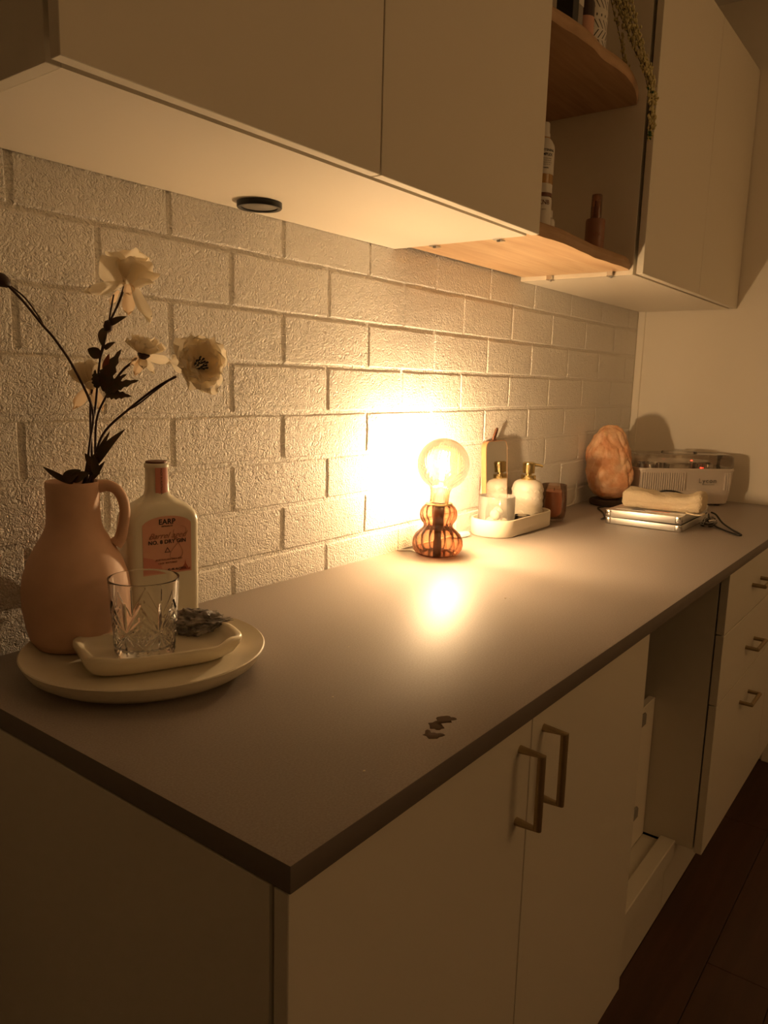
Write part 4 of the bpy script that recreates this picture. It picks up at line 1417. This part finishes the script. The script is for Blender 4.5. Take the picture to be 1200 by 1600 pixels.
# ================================================================== SALT LAMP
SL = Vector((2.043, -0.086, H))
sl = thing('salt_lamp', 'tall rough orange salt rock lamp in the corner on a dark base', 'lamp', SL)
lathe('wooden_base', [(0, 0.0006), (0.056, 0.0006), (0.060, 0.004), (0.060, 0.016), (0.056, 0.020), (0, 0.020)], M['saltbase'], sl, 48, c=SL)
bm = bmesh.new()
bmesh.ops.create_icosphere(bm, subdivisions=6, radius=1.0)
RX = R_RIGHT.copy(); RX.z = 0; RX.normalize()
RF = R_FWD.copy(); RF.z = 0; RF.normalize()
for v in bm.verts:
    p = v.co.copy()
    h = (p.z + 1) / 2
    # squarish, wider at the bottom, rounded off-centre top
    p2 = Vector((math.copysign(abs(p.x) ** 0.66, p.x), math.copysign(abs(p.y) ** 0.7, p.y), math.copysign(abs(p.z) ** 0.85, p.z)))
    wd = 0.0790 - 0.030 * h ** 1.9 - 0.006 * (1 - h) ** 5
    n1 = noise.fractal(p * 1.3 + Vector((7, 3, 1)), 0.9, 2.1, 4)
    ridge = abs(noise.noise(p * 2.3 + Vector((1, 8, 3))))
    q = 1 + 0.16 * n1 - 0.30 * (0.35 - ridge if ridge < 0.35 else 0)
    lx = p2.x * wd * q - 0.016 * h + 0.004
    ly = p2.y * 0.062 * q * (1 - 0.25 * h)
    lz = 0.0185 + (p2.z + 1) / 2 * 0.243 * (1 + 0.02 * n1)
    v.co = SL + RX * lx + RF * ly + Vector((0, 0, max(lz, 0.012)))
for v in bm.verts:
    if v.co.y > -0.0060:
        v.co.y = -0.0060
link('salt_rock', fin(bm, 'rock'), M['salt'], sl, 70)
bc = sl
tube('cord', [(2.005, -0.122, H + 0.006), (1.975, -0.100, H + 0.003), (1.93, -0.098, H + 0.003), (1.85, -0.145, H + 0.003), (1.775, -0.180, H + 0.003), (1.730, -0.188, H + 0.004)], 0.0026, M['blackrough'], bc, n=8, label='dark power cord')
wc = thing('white_cable', 'white cord curling on the worktop between candle and salt lamp', 'cord', (1.95, -0.02, H))
tube('cord', [(1.70, -0.018, H + 0.003), (1.80, -0.012, H + 0.003), (1.90, -0.010, H + 0.003), (1.935, -0.0100, H + 0.006), (1.955, -0.0100, H + 0.020), (1.958, -0.0085, H + 0.045), (1.960, -0.0080, H + 0.075)], 0.0026, M['white_cord'], wc, n=8)

# power outlet with plug, on the end wall in the corner
ou = thing('wall_outlet', 'white power outlet with plug low on the end wall behind the salt lamp', 'outlet', (XW, -0.062, 0.98))
box('cover_plate', (XW - 0.010, -0.118, 0.940), (XW - 0.0003, -0.028, 1.015), M['whiteplastic'], ou, bev=0.003, seg=2)
box('plug', (XW - 0.046, -0.062, 0.950), (XW - 0.0102, -0.034, 0.992), M['whiteplastic'], ou, bev=0.008, seg=3)
tube('plug_cord', [(XW - 0.043, -0.048, 0.982), (XW - 0.060, -0.050, 0.990), (XW - 0.066, -0.064, 0.975), (XW - 0.060, -0.075, 0.930), (XW - 0.050, -0.076, 0.9035)], 0.0028, M['black'], ou, n=8)

# ================================================================== WAX HEATER
HO = Vector((2.2135, -0.282, H))       # middle of the front bottom edge
hxv = Vector((0.70, -0.71, 0)).normalized()
HT = frame(HO, hxv, (0, 0, 1))          # x right along the front, y to the back, z up
he = thing('wax_heater', 'white double wax heater with smoky clear lid, standing in the corner', 'heater', HO)


def hloop(w_, d0, d1, r, z, n=8):
    return [Vector((p.x, p.y + (d0 + d1) / 2, z)) for p in rrect(w_, (d1 - d0) / 2, r, 0, n)]


secs = [hloop(0.150, 0.008, 0.128, 0.020, 0.004), hloop(0.158, 0.002, 0.133, 0.024, 0.008), hloop(0.1655, -0.001, 0.137, 0.028, 0.040), hloop(0.1720, -0.004, 0.140, 0.030, 0.1150),
        hloop(0.1735, -0.005, 0.1405, 0.030, 0.1165), hloop(0.1735, -0.005, 0.1405, 0.030, 0.1225), hloop(0.1710, -0.003, 0.139, 0.028, 0.1240)]
hb = loft('housing', secs, M['heater'], he, T=HT, ang=35)
for sx in (-1, 1):
    for dy in (0.02, 0.115):
        lathe('foot', [(0, 0.0003), (0.010, 0.0003), (0.011, 0.0045), (0, 0.0045)], M['blackrough'], he, 16, T=HT @ Matrix.Translation((sx * 0.125, dy, 0)))


def front_y(z):
    return 0.0 - 0.001 - 0.003 * (z - 0.04) / 0.075


def flute(x, z0=0.052, z1=0.110, w_=0.0024):
    bm_box(bm, (x - w_, -0.0078, z0), (x + w_, 0.004, z1))


bm = bmesh.new()
for q in range(20):
    flute(-0.160 + q * 0.0078)
tag(link('fluting', fin(bm, 'flutes', HT), M['heater'], he), kind='stuff')
bm = bmesh.new()
for q in range(3):
    flute(0.132 + q * 0.0072)
tag(link('fluting', fin(bm, 'flutes', HT), M['heater'], he), kind='stuff')
box('front_pad', (-0.060, -0.0052, 0.0), (0.040, 0.002, 0.052), M['heater'], he, bev=0.002, T=HT)
text('lettering', 'Lycon', 0.0225, HT @ Matrix.Translation((0.0700, -0.0064, 0.084)) @ Matrix.Rotation(PI / 2, 4, 'X'), M['ink'], he, bold=-0.0002, space=1.2)
box('lettering_underline', (0.056, -0.0066, 0.0715), (0.095, -0.0035, 0.0723), M['ink_grey'], he, T=HT)
# deck: two wells with pots, dials and red indicators
lathe('pot', [(0, 0.1245), (0.052, 0.1245), (0.053, 0.1330), (0.050, 0.1340), (0.048, 0.1300), (0, 0.1290)], M['chrome'], he, 48, T=HT @ Matrix.Translation((-0.085, 0.072, 0)))
lathe('pot', [(0, 0.1245), (0.040, 0.1245), (0.041, 0.1330), (0.038, 0.1340), (0.036, 0.1300), (0, 0.1290)], M['chrome'], he, 48, T=HT @ Matrix.Translation((0.095, 0.085, 0)))
for dx in (-0.098, -0.084, 0.041, 0.066):
    lathe('dial', [(0, 0.1242), (0.0075, 0.1242), (0.0070, 0.1400), (0.0060, 0.1410), (0, 0.1410)], M['chrome'], he, 20, T=HT @ Matrix.Translation((dx, 0.012, 0)))
for dx, dyy, zz in ((0.0535, 0.012, 0.1250), (0.030, 0.035, 0.1460)):
    lathe('indicator', [(0, 0.0), (0.0034, 0.0), (0.0030, 0.0022), (0, 0.0026)], M['red_led'], he, 12, T=HT @ Matrix.Translation((dx, dyy, zz)))
lathe('indicator_post', [(0, 0.1242), (0.004, 0.1242), (0.004, 0.1459), (0, 0.1459)], M['heater'], he, 16, T=HT @ Matrix.Translation((0.030, 0.035, 0)))
secs = [hloop(0.1700, -0.002, 0.1380, 0.028, 0.1242), hloop(0.1720, -0.003, 0.1390, 0.030, 0.1300), hloop(0.1735, 0.0, 0.1395, 0.032, 0.1600), hloop(0.1700, 0.004, 0.137, 0.034, 0.1660), hloop(0.1600, 0.012, 0.130, 0.034, 0.1690)]
lidm = loft('lid', secs, M['lid'], he, T=HT, ang=40)
loft('lid_handle', [hloop(0.060, 0.045, 0.085, 0.012, 0.1691), hloop(0.058, 0.047, 0.083, 0.012, 0.1760)], M['lid'], he, T=HT, ang=40)

# ================================================================== SILVER CASE, TOWEL
CT = frame((1.698, -0.316, H + 0.0002), (0.02, -1, 0), (0, 0, 1))   # x right along the near side, y deeper (towards +x), z up
ca = thing('aluminium_case', 'slim silver aluminium case lying flat, lid slightly ajar, under the towel', 'case', (1.84, -0.316, H))
WC, DC = 0.104, 0.285


def case_shell(name, z0, z1, tilt=0.0):
    lift = Matrix.Translation((-WC, 0, 0)) @ Matrix.Rotation(-tilt, 4, 'Y') @ Matrix.Translation((WC, 0, 0))
    bm = bmesh.new()
    bm_box(bm, (-WC, 0, z0), (WC, DC, z1), 0.0013, 2)
    o = link(name, fin(bm, name, CT @ lift), M['alu'], ca, 40)
    for sx in (-1, 1):
        for yy in (0, DC):
            box('corner_cap', (sx * WC - 0.009, yy - 0.009 if yy else -0.0012, z0 + 0.0004), (sx * WC + 0.009, yy + 0.0012 if yy else 0.009, z1 - 0.0004), M['chrome'], o, bev=0.003, seg=2,
                T=CT @ lift @ Matrix.Translation((-sx * 0.0078, 0, 0)))
    return o, lift


case_shell('case_bottom', 0.0010, 0.0185)
_, lift = case_shell('case_lid', 0.0190, 0.0395, 0.016)
box('rubber_seal', (-WC + 0.003, 0.003, 0.0184), (WC - 0.002, DC - 0.003, 0.0196), M['blackrough'], ca, T=CT)
bm = bmesh.new()
vs_ = [(-WC + 0.02, 0.0004, 0.0190), (WC - 0.001, 0.0004, 0.0185), (WC - 0.001, 0.0004, 0.0228), (-WC + 0.02, 0.0004, 0.0200),
       (-WC + 0.02, DC - 0.004, 0.0190), (WC - 0.001, DC - 0.004, 0.0185), (WC - 0.001, DC - 0.004, 0.0240), (-WC + 0.02, DC - 0.004, 0.0200)]
me = mesh('lining', [Vector(v) for v in vs_], [(0, 1, 2, 3), (7, 6, 5, 4), (1, 5, 6, 2), (0, 3, 7, 4), (3, 2, 6, 7), (0, 4, 5, 1)])
bm.free()
me.transform(CT)
link('lining', me, M['black'], ca)
CTZ = 0.0410


def ctop(x, y_, z):
    """z above the lid, following its small tilt"""
    return (CT @ lift) @ Vector((x, y_, 0.0397 + z))


pb = thing('printed_leaflet', 'glossy printed leaflet between the silver case and the towel', 'leaflet', ctop(0, 0.11, 0))
pm_ = mesh('sheet', [ctop(-0.085, 0.030, 0.0004), ctop(0.104, 0.035, 0.0006), ctop(0.110, 0.150, 0.0006), ctop(-0.080, 0.150, 0.0004), ctop(-0.085, 0.030, 0.0014), ctop(0.104, 0.035, 0.0016), ctop(0.110, 0.150, 0.0016), ctop(-0.080, 0.150, 0.0014)],
           [(3, 2, 1, 0), (4, 5, 6, 7), (0, 1, 5, 4), (1, 2, 6, 5), (2, 3, 7, 6), (3, 0, 4, 7)])
link('sheet', pm_, M['paper'], pb)
link('navy_print', mesh('p', [ctop(-0.045, 0.0305, 0.0017), ctop(-0.002, 0.0315, 0.0017), ctop(-0.010, 0.044, 0.0017), ctop(-0.040, 0.046, 0.0017)], [(0, 1, 2, 3)]), M['navy'], pb)
link('orange_print', mesh('p', [ctop(0.010, 0.0325, 0.0017), ctop(0.060, 0.0335, 0.0017), ctop(0.062, 0.046, 0.0017), ctop(0.014, 0.044, 0.0017)], [(0, 1, 2, 3)]), M['orange'], pb)

# towel: folded in three, soft edges
tw_o = ctop(0.030, 0.090, 0.0018)
bm = bmesh.new()
bmesh.ops.create_cube(bm, size=2.0)
bmesh.ops.subdivide_edges(bm, edges=bm.edges, cuts=31, use_grid_fill=True)
bx_, by_, bz_ = 0.108, 0.046, 0.0235
for v in bm.verts:
    p = v.co
    a_ = Vector((p.x, p.y, p.z))
    # rounded box
    q = Vector((a_.x * bx_, a_.y * by_, a_.z * bz_))
    rr = 0.019
    core = Vector((max(-bx_ + rr * 0.6, min(bx_ - rr * 0.6, q.x)), max(-by_ + rr, min(by_ - rr, q.y)), max(-bz_ + rr, min(bz_ - rr, q.z))))
    dv = q - core
    if dv.length > 1e-6:
        lim = Vector((rr * 0.6, rr, rr))
        e = math.sqrt((dv.x / lim.x) ** 2 + (dv.y / lim.y) ** 2 + (dv.z / lim.z) ** 2)
        if e > 1:
            dv = dv / e
        q = core + dv
    sag = -0.0045 * math.cos(q.x / bx_ * 2.6) * (q.z + bz_) / (2 * bz_) + 0.0085 * noise.noise(Vector((q.x * 24, q.y * 22, q.z * 10)))
    fold = -0.0042 * math.exp(-((q.z + 0.004 - 0.05 * q.x) / 0.0028) ** 2) * (1 if p.y < -0.9 else 0) + -0.0035 * math.exp(-((q.z - 0.009 - 0.04 * q.x) / 0.0024) ** 2) * (1 if abs(p.x) > 0.95 else 0)
    micro = 0.0019 * noise.noise(q * 240)
    nv = Vector((a_.x / bx_ if abs(a_.x) > 0.98 else 0, a_.y if abs(a_.y) > 0.98 else 0, a_.z if abs(a_.z) > 0.98 else 0))
    if nv.length > 0:
        nv.normalize()
    q += nv * micro
    q.y += -fold if p.y < -0.9 else 0
    q.z += sag * (1 if q.z > -bz_ * 0.6 else 0.1) + (0.003 * (q.x / bx_) ** 2 * (1 if q.z > 0 else 0))
    q.y += 0.003 * math.sin(q.x * 22)
    v.co = q
TT = frame(tw_o + Vector((0, 0, bz_ + 0.0022)), (CT.to_3x3() @ Vector((1, 0.05, 0.018))), (0, 0, 1))
tw = link('face_towel', fin(bm, 'towel', TT), M['towel'], None, 180)
tag(tw, 'cream terry face towel folded flat on top of the silver case', 'towel')
origin_to(tw, tw_o)
# hem edge peeking out at the right
he2 = tube('hem', [TT @ Vector((0.070, -by_ - 0.002, -bz_ + 0.0025)), TT @ Vector((0.095, -by_ - 0.006, -bz_ + 0.000)), TT @ Vector((0.110, -by_ - 0.003, -bz_ + 0.001)), TT @ Vector((0.115, -by_ + 0.012, -bz_ + 0.003))], 0.0024, M['towel'], tw, n=8)

# black cord looped over the near edge
lc2 = thing('black_cord_loop', 'black cord loop trailing from under the towel toward the worktop edge', 'cord', (1.86, -0.48, H))
tube('cord', [(1.935, -0.436, H + 0.030), (1.925, -0.452, H + 0.026), (1.895, -0.478, H + 0.010), (1.845, -0.514, H + 0.0035), (1.800, -0.542, H + 0.0035), (1.772, -0.556, H + 0.0035), (1.766, -0.549, H + 0.0035), (1.785, -0.528, H + 0.0035), (1.822, -0.496, H + 0.0035), (1.850, -0.470, H + 0.006), (1.885, -0.445, H + 0.020), (1.905, -0.436, H + 0.028)], 0.0026, M['black'], lc2, n=8)
lc3 = thing('thin_black_cable', 'thin black cord arching up behind the towel by the heater', 'cord', (2.02, -0.30, H))
tube('cord', [(2.018, -0.215, H + 0.003), (2.012, -0.235, H + 0.040), (2.010, -0.262, H + 0.064), (2.012, -0.290, H + 0.070), (2.015, -0.320, H + 0.066), (2.018, -0.345, H + 0.052), (2.020, -0.365, H + 0.003)], 0.0030, M['black'], lc3, n=8)

# crumpled clear plastic with metal clasp
kp = thing('plastic_strap', 'crumpled clear plastic strap with metal clasp right of the silver case', 'strap', (1.87, -0.445, H))
rk = random.Random(5)
for q in range(3):
    pts = []
    for k in range(9):
        a = 2 * PI * k / 8
        pts.append((1.872 + 0.050 * math.cos(a + q) + rk.uniform(-.006, .006), -0.449 + 0.0165 * math.sin(a + q * 1.3) + rk.uniform(-.002, .002), H + 0.0055 + 0.006 * q * 0.7 + rk.uniform(0, .004)))
    tube('strap', pts, 0.0036, M['clearplastic'], kp, n=6)
tube('clasp', [(1.845, -0.452, H + 0.016), (1.856, -0.458, H + 0.018), (1.870, -0.460, H + 0.0165), (1.880, -0.458, H + 0.013)], 0.0036, M['chrome'], kp, n=10)

# ================================================================== SPILLS AND CRUMBS
for pts, lab_ in (([(0.3023, -0.5576), (0.3063, -0.5568), (0.311, -0.5595), (0.3163, -0.5634), (0.3176, -0.5663), (0.3161, -0.5694), (0.3179, -0.5719), (0.3177, -0.5756), (0.3149, -0.5777), (0.3107, -0.5756), (0.3087, -0.5737), (0.3045, -0.5778), (0.3004, -0.5736), (0.2961, -0.5707), (0.2922, -0.5693), (0.2917, -0.5728), (0.2888, -0.5757), (0.2863, -0.5794), (0.2839, -0.5778), (0.279, -0.5775), (0.2772, -0.5745), (0.2783, -0.5716), (0.275, -0.5678), (0.2825, -0.5621), (0.2856, -0.5578), (0.2894, -0.5607), (0.2952, -0.5612), (0.298, -0.5623)],
                   'larger dark wet spill near the front edge of the worktop'),
                  ([(0.2573, -0.5695), (0.2603, -0.5707), (0.2683, -0.566), (0.2716, -0.5662), (0.2715, -0.5698), (0.2672, -0.5737), (0.2702, -0.5763), (0.2705, -0.5796), (0.2739, -0.583), (0.2743, -0.5861), (0.273, -0.5892), (0.2685, -0.5885), (0.2648, -0.5868), (0.2601, -0.5871), (0.2538, -0.5803), (0.2574, -0.5751)],
                   'smaller dark wet spill, nearest the front corner of the worktop')):
    n = len(pts)
    cx_ = sum(p[0] for p in pts) / n
    cy_ = sum(p[1] for p in pts) / n
    vs, fs = [], []
    for s, z in ((1.0, 0.00003), (0.97, 0.00030), (0.90, 0.00042)):
        for (x, yy) in pts:
            vs.append(Vector((cx_ + (x - cx_) * s, cy_ + (yy - cy_) * s, H + z)))
    for r_ in range(2):
        for k in range(n):
            fs.append((r_ * n + k, r_ * n + (k + 1) % n, (r_ + 1) * n + (k + 1) % n, (r_ + 1) * n + k))
    fs.append(tuple(2 * n + k for k in range(n)))
    o = link('wet_spill', mesh('spill', vs, fs), M['wet'], None, 60)
    tag(o, lab_, 'spill', 'wet spills on the worktop')
    origin_to(o, (cx_, cy_, H))
bm = bmesh.new()
rk = random.Random(11)
for (x, yy, s) in ((0.154, -0.571, 0.0014), (0.270, -0.430, 0.0012), (0.804, -0.376, 0.0016), (0.812, -0.381, 0.0010), (0.512, -0.470, 0.0008), (0.420, -0.330, 0.0009), (0.60, -0.30, 0.0009), (0.305, -0.235 + 0.02, 0.0), (0.36, -0.21, 0.0010), (1.14, -0.33, 0.0014), (0.95, -0.42, 0.0010)):
    if s:
        r = bmesh.ops.create_icosphere(bm, subdivisions=1, radius=s)
        for v in r['verts']:
            v.co = Vector((v.co.x * 1.4 + x, v.co.y + yy, v.co.z * 0.6 + H + s * 0.55))
o = link('crumbs', fin(bm, 'crumbs'), M['crumb'], None)
tag(o, 'few pale crumbs scattered on the worktop', 'crumbs', kind='stuff')

# ================================================================== LOWER SHELF ITEMS
S1 = 1.5903
# shelf tops are 1.590 (lower) and 1.970 (upper)


def cyl_text(name, body, size, c, R, z, yaw, m, parent, **k):
    """text wrapped round an upright cylinder; yaw: direction (angle) it faces"""
    me = text_mesh(body, size, ext=0.0001, **k)
    bend(me, R + 0.0003)
    # local: x right, y up, z out -> world: out = (cos,sin), right = (-sin, cos)
    o_ = Vector((math.cos(yaw), math.sin(yaw), 0))
    r_ = Vector((-math.sin(yaw), math.cos(yaw), 0))
    T = Matrix(((r_.x, 0, o_.x, c[0]), (r_.y, 0, o_.y, c[1]), (0, 1, 0, z), (0, 0, 0, 1)))
    me.transform(T)
    return link(name, me, m, parent)


YAW = math.atan2(-0.80, -1.6)      # towards the photographer
jr = Vector((1.106, -0.252, S1))
o = thing('white_jar', 'white pill jar with dark lid band at the front of the lower shelf', 'jar', jr)
lathe('jar_body', [(0, 0), (0.0185, 0), (0.0195, 0.002), (0.0195, 0.060), (0.0185, 0.064), (0.0160, 0.066), (0, 0.066)], M['whiteplastic'], o, 40, c=jr)
lathe('band', [(0.0164, 0.0655), (0.0186, 0.0655), (0.0186, 0.0725), (0.0164, 0.0725)], M['leather'], o, 40, c=jr, close=True)
lathe('cap', [(0, 0.0725), (0.0190, 0.0725), (0.0192, 0.074), (0.0190, 0.0890), (0.0175, 0.0905), (0, 0.0908)], M['whiteplastic'], o, 40, c=jr)
cyl_text('lettering', 'SKNB', 0.0120, jr, 0.0195, S1 + 0.053, YAW + 0.1, M['leather'], o, bold=0.0002)
cyl_text('lettering', 'vitamin capsules', 0.0030, jr, 0.0195, S1 + 0.040, YAW, M['ink_grey'], o)

cb = Vector((1.150, -0.217, S1))
o = thing('storage_box', 'small white carton behind the pill jar, carrying the tall bottle', 'box', cb)
box('carton', (cb.x - 0.021, cb.y - 0.0145, S1 + 0.0003), (cb.x + 0.032, cb.y + 0.0145, S1 + 0.090), M['whiteplastic'], o, bev=0.001)
tb = Vector((1.166, -0.217, S1 + 0.0903))
o = thing('tall_bottle', 'tall white-labelled bottle lettered BRIGHTENING COMPLEX on the lower shelf', 'bottle', tb)
lathe('bottle_body', [(0, 0), (0.0180, 0.0), (0.0230, 0.004), (0.0245, 0.010), (0.0245, 0.085), (0.0235, 0.093), (0.0190, 0.101), (0.0150, 0.106), (0.0145, 0.109), (0, 0.109)], M['amberliq'], o, 48, c=tb)
lathe('wrap_label', [(0.0248, 0.034), (0.0251, 0.034), (0.0251, 0.086), (0.0240, 0.0935), (0.0194, 0.1015), (0.0155, 0.1065), (0.0150, 0.1065), (0.0190, 0.1012), (0.0236, 0.0932), (0.0247, 0.086)], M['whiteplastic'], o, 48, c=tb, close=True)
lathe('cap', [(0, 0.109), (0.0135, 0.109), (0.0140, 0.1105), (0.0140, 0.117), (0.0130, 0.1185), (0.0125, 0.137), (0.0110, 0.139), (0, 0.139)], M['whiteplastic'], o, 40, c=tb)
for i, (s_, z_, sz, kk) in enumerate((('BRIGHTENING', 0.0800, 0.0066, 'ink'), ('COMPLEX', 0.0715, 0.0078, 'ink'), ('vitamin and mineral blend', 0.0640, 0.0026, 'ink_grey'), ('supports healthy skin tone', 0.0600, 0.0024, 'ink_grey'),
                               ('with antioxidants for daily use', 0.0560, 0.0024, 'ink_grey'), ('helps maintain clear skin', 0.0520, 0.0024, 'ink_grey'), ('60 capsules', 0.0455, 0.0034, 'ink'))):
    cyl_text('lettering', s_, sz, tb, 0.0251, tb.z + z_, YAW + (0.25 if i < 2 else 0.3), M[kk], o, bold=0.00012 if kk == 'ink' else 0)
ob = Vector((1.196, -0.226, S1))
o = thing('small_bottle', 'small white bottle lettered ONE, just right of the pill jar', 'bottle', ob)
lathe('bottle_body', [(0, 0), (0.0120, 0), (0.0130, 0.0015), (0.0130, 0.036), (0.0110, 0.041), (0.0070, 0.0435), (0, 0.044)], M['whiteplastic'], o, 32, c=ob)
lathe('cap', [(0, 0.044), (0.0075, 0.044), (0.0075, 0.0580), (0.0062, 0.060), (0, 0.060)], M['whiteplastic'], o, 24, c=ob)
cyl_text('lettering', 'ONE', 0.0080, ob, 0.0130, S1 + 0.018, YAW + 0.35, M['ink'], o, bold=0.0002)

bb = Vector((1.408, -0.243, S1))
o = thing('brown_spray_bottle', 'rose-brown bottle with clear amber cap, alone at right of lower shelf', 'bottle', bb)
lathe('bottle_body', [(0, 0), (0.0215, 0), (0.0225, 0.002), (0.0225, 0.0720), (0.0210, 0.0765), (0.0130, 0.0780), (0, 0.0782)], M['tealplastic'], o, 40, c=bb)
lathe('cap', [(0, 0.0785), (0.0125, 0.0785), (0.0128, 0.080), (0.0120, 0.130), (0.0110, 0.132), (0, 0.132)], M['capbrown'], o, 32, c=bb)
lathe('pump', [(0, 0.0786), (0.0070, 0.0786), (0.0070, 0.105), (0.0045, 0.107), (0.0045, 0.118), (0, 0.118)], M['tealplastic'], o, 24, c=bb)
cyl_text('lettering', 'SPA', 0.0130, bb, 0.0225, S1 + 0.040, YAW + 0.15, M['ink_brown'], o, bold=0.0001)

# ================================================================== UPPER SHELF ITEMS
S2 = 1.9703
o = thing('black_box', 'small black carton, leftmost on the upper shelf', 'box', (1.150, -0.262, S2))
box('carton', (1.134, -0.281, S2), (1.159, -0.245, S2 + 0.150), M['black'], o, bev=0.0008)
o = thing('grey_box', 'grey and white carton between black box and patterned planter', 'box', (1.190, -0.262, S2))
b_ = box('carton', (1.163, -0.280, S2), (1.185, -0.246, S2 + 0.130), M['greybox'], o, bev=0.0008)
box('white_panel', (1.1626, -0.2804, S2 + 0.062), (1.1854, -0.2455, S2 + 0.076), M['whiteplastic'], o)
o = thing('brown_glass_jar', 'dark brown glass jar with pink label on the upper shelf', 'jar', (1.222, -0.272, S2))
jc = Vector((1.208, -0.274, S2))
lathe('jar_body', [(0, 0), (0.0170, 0), (0.0185, 0.002), (0.0185, 0.078), (0.0150, 0.086), (0.0110, 0.090), (0, 0.091)], M['darkpot'], o, 40, c=jc)
lathe('wrap_label', [(0.0188, 0.006), (0.0190, 0.006), (0.0190, 0.050), (0.0188, 0.050)], M['pinkbox'], o, 40, c=jc, close=True)
pc = Vector((1.274, -0.252, S2))
o = thing('patterned_planter', 'white planter with black herringbone dashes at right of upper shelf', 'planter', pc)
PR = 0.040
lathe('pot', [(0, 0), (PR - 0.003, 0), (PR - 0.001, 0.002), (PR, 0.010), (PR, 0.140), (PR - 0.001, 0.142), (PR - 0.004, 0.142), (PR - 0.0045, 0.130), (0, 0.128)], M['planter'], o, 64, c=pc)
bm = bmesh.new()
for row in range(7):
    z0_ = 0.006 + row * 0.0195
    for q in range(22):
        a0_ = 2 * PI * q / 22
        sg_ = 1 if row % 2 else -1
        if row == 3:
            # dotted band
            aa = a0_
            for (da, dz) in ((-0.03, 0.004), (0.03, 0.004), (0.03, 0.009), (-0.03, 0.009)):
                pass
            vsq = [bm.verts.new(pc + Vector((math.cos(aa + da) * (PR + 0.0003), math.sin(aa + da) * (PR + 0.0003), z0_ + dz))) for da, dz in ((-0.035, 0.005), (0.035, 0.005), (0.035, 0.010), (-0.035, 0.010))]
            bm.faces.new(vsq)
            continue
        segs = 3
        lo_v = []
        for s in range(segs + 1):
            f = s / segs
            aa = a0_ + sg_ * (f - 0.5) * 0.30
            zz = z0_ + 0.002 + f * 0.0165
            lo_v.append((bm.verts.new(pc + Vector((math.cos(aa - 0.030) * (PR + 0.0003), math.sin(aa - 0.030) * (PR + 0.0003), zz))),
                         bm.verts.new(pc + Vector((math.cos(aa + 0.030) * (PR + 0.0003), math.sin(aa + 0.030) * (PR + 0.0003), zz)))))
        for s in range(segs):
            bm.faces.new((lo_v[s][0], lo_v[s][1], lo_v[s + 1][1], lo_v[s + 1][0]))
tag(link('herringbone_print', fin(bm, 'print'), M['ink'], o), kind='stuff')
# trailing plant
tp = thing('trailing_plant', 'string-of-beads plant trailing from the planter over the shelf edge', 'plant', pc + Vector((0, 0, 0.128)))
bmv, bml, bmg = bmesh.new(), bmesh.new(), bmesh.new()
rk = random.Random(21)
P0 = pc + Vector((0, 0, 0.135))
ends = [((1.352, -0.292, 2.08), (1.385, -0.322, 2.010), (1.412, -0.345, 1.945), (1.432, -0.348, 1.885), (1.445, -0.346, 1.842)),
        ((1.350, -0.295, 2.09), (1.375, -0.325, 2.005), (1.398, -0.348, 1.960), (1.414, -0.352, 1.928)),
        ((1.358, -0.285, 2.10), (1.395, -0.315, 2.02), (1.424, -0.342, 1.955), (1.452, -0.346, 1.905), (1.462, -0.344, 1.868)),
        ((1.345, -0.298, 2.12), (1.360, -0.325, 2.04), (1.385, -0.346, 1.975), (1.420, -0.350, 1.925), (1.438, -0.348, 1.862)),
        ((1.362, -0.275, 2.13), (1.400, -0.300, 2.07), (1.432, -0.336, 1.985), (1.455, -0.345, 1.935), (1.468, -0.345, 1.925)),
        ((1.350, -0.285, 2.14), (1.372, -0.300, 2.08), (1.392, -0.330, 2.01), (1.405, -0.346, 1.965)),
        ((1.365, -0.268, 2.11), (1.390, -0.285, 2.04), (1.402, -0.290, 2.00), (1.410, -0.290, 1.985)),
        ((1.355, -0.290, 2.16), (1.378, -0.308, 2.10), (1.396, -0.322, 2.04), (1.410, -0.340, 1.98), (1.426, -0.350, 1.93), (1.436, -0.350, 1.845)),
        ((1.352, -0.270, 2.17), (1.370, -0.285, 2.14), (1.380, -0.290, 2.09), (1.386, -0.300, 2.05))]
for e_i, E_ in enumerate(ends):
    path = catmull([P0 + Vector((rk.uniform(-.01, .02), rk.uniform(-.02, .0), 0)), P0 + Vector((0.030, -0.025, 0.028))] + [Vector(q) + Vector((rk.uniform(-.006, .006) - 0.008, 0.003, 0)) for q in E_], 7)
    bm_tube(bmv, path, 0.0008, 5)
    for i, q in enumerate(path[6:]):
        for s in range(3):
            d_ = Vector((rk.gauss(0, 1), rk.gauss(0, 1), rk.gauss(0, 1))).normalized() * rk.uniform(0.003, 0.0135)
            d_.y = -abs(d_.y)
            r_ = bmesh.ops.create_icosphere(bml, subdivisions=1, radius=rk.uniform(0.0018, 0.0034))
            for v in r_['verts']:
                v.co = Vector((v.co.x, v.co.y, v.co.z * 1.5)) + q + d_
    if e_i in (0, 1, 7):
        for s in range(9):
            d_ = Vector((rk.gauss(0, 1) * 0.006, rk.gauss(0, 1) * 0.003, rk.gauss(0, 1) * 0.003))
            r_ = bmesh.ops.create_icosphere(bmg, subdivisions=1, radius=0.0028)
            for v in r_['verts']:
                v.co = v.co + path[-1] + d_
link('vine', fin(bmv, 'vine'), M['vine'], tp, 60)
tag(link('leaf_beads', fin(bml, 'beads'), M['bead'], tp, 180), kind='stuff')
tag(link('green_tips', fin(bmg, 'tips'), M['green'], tp, 180, label='deep green leaf tips'), kind='stuff')
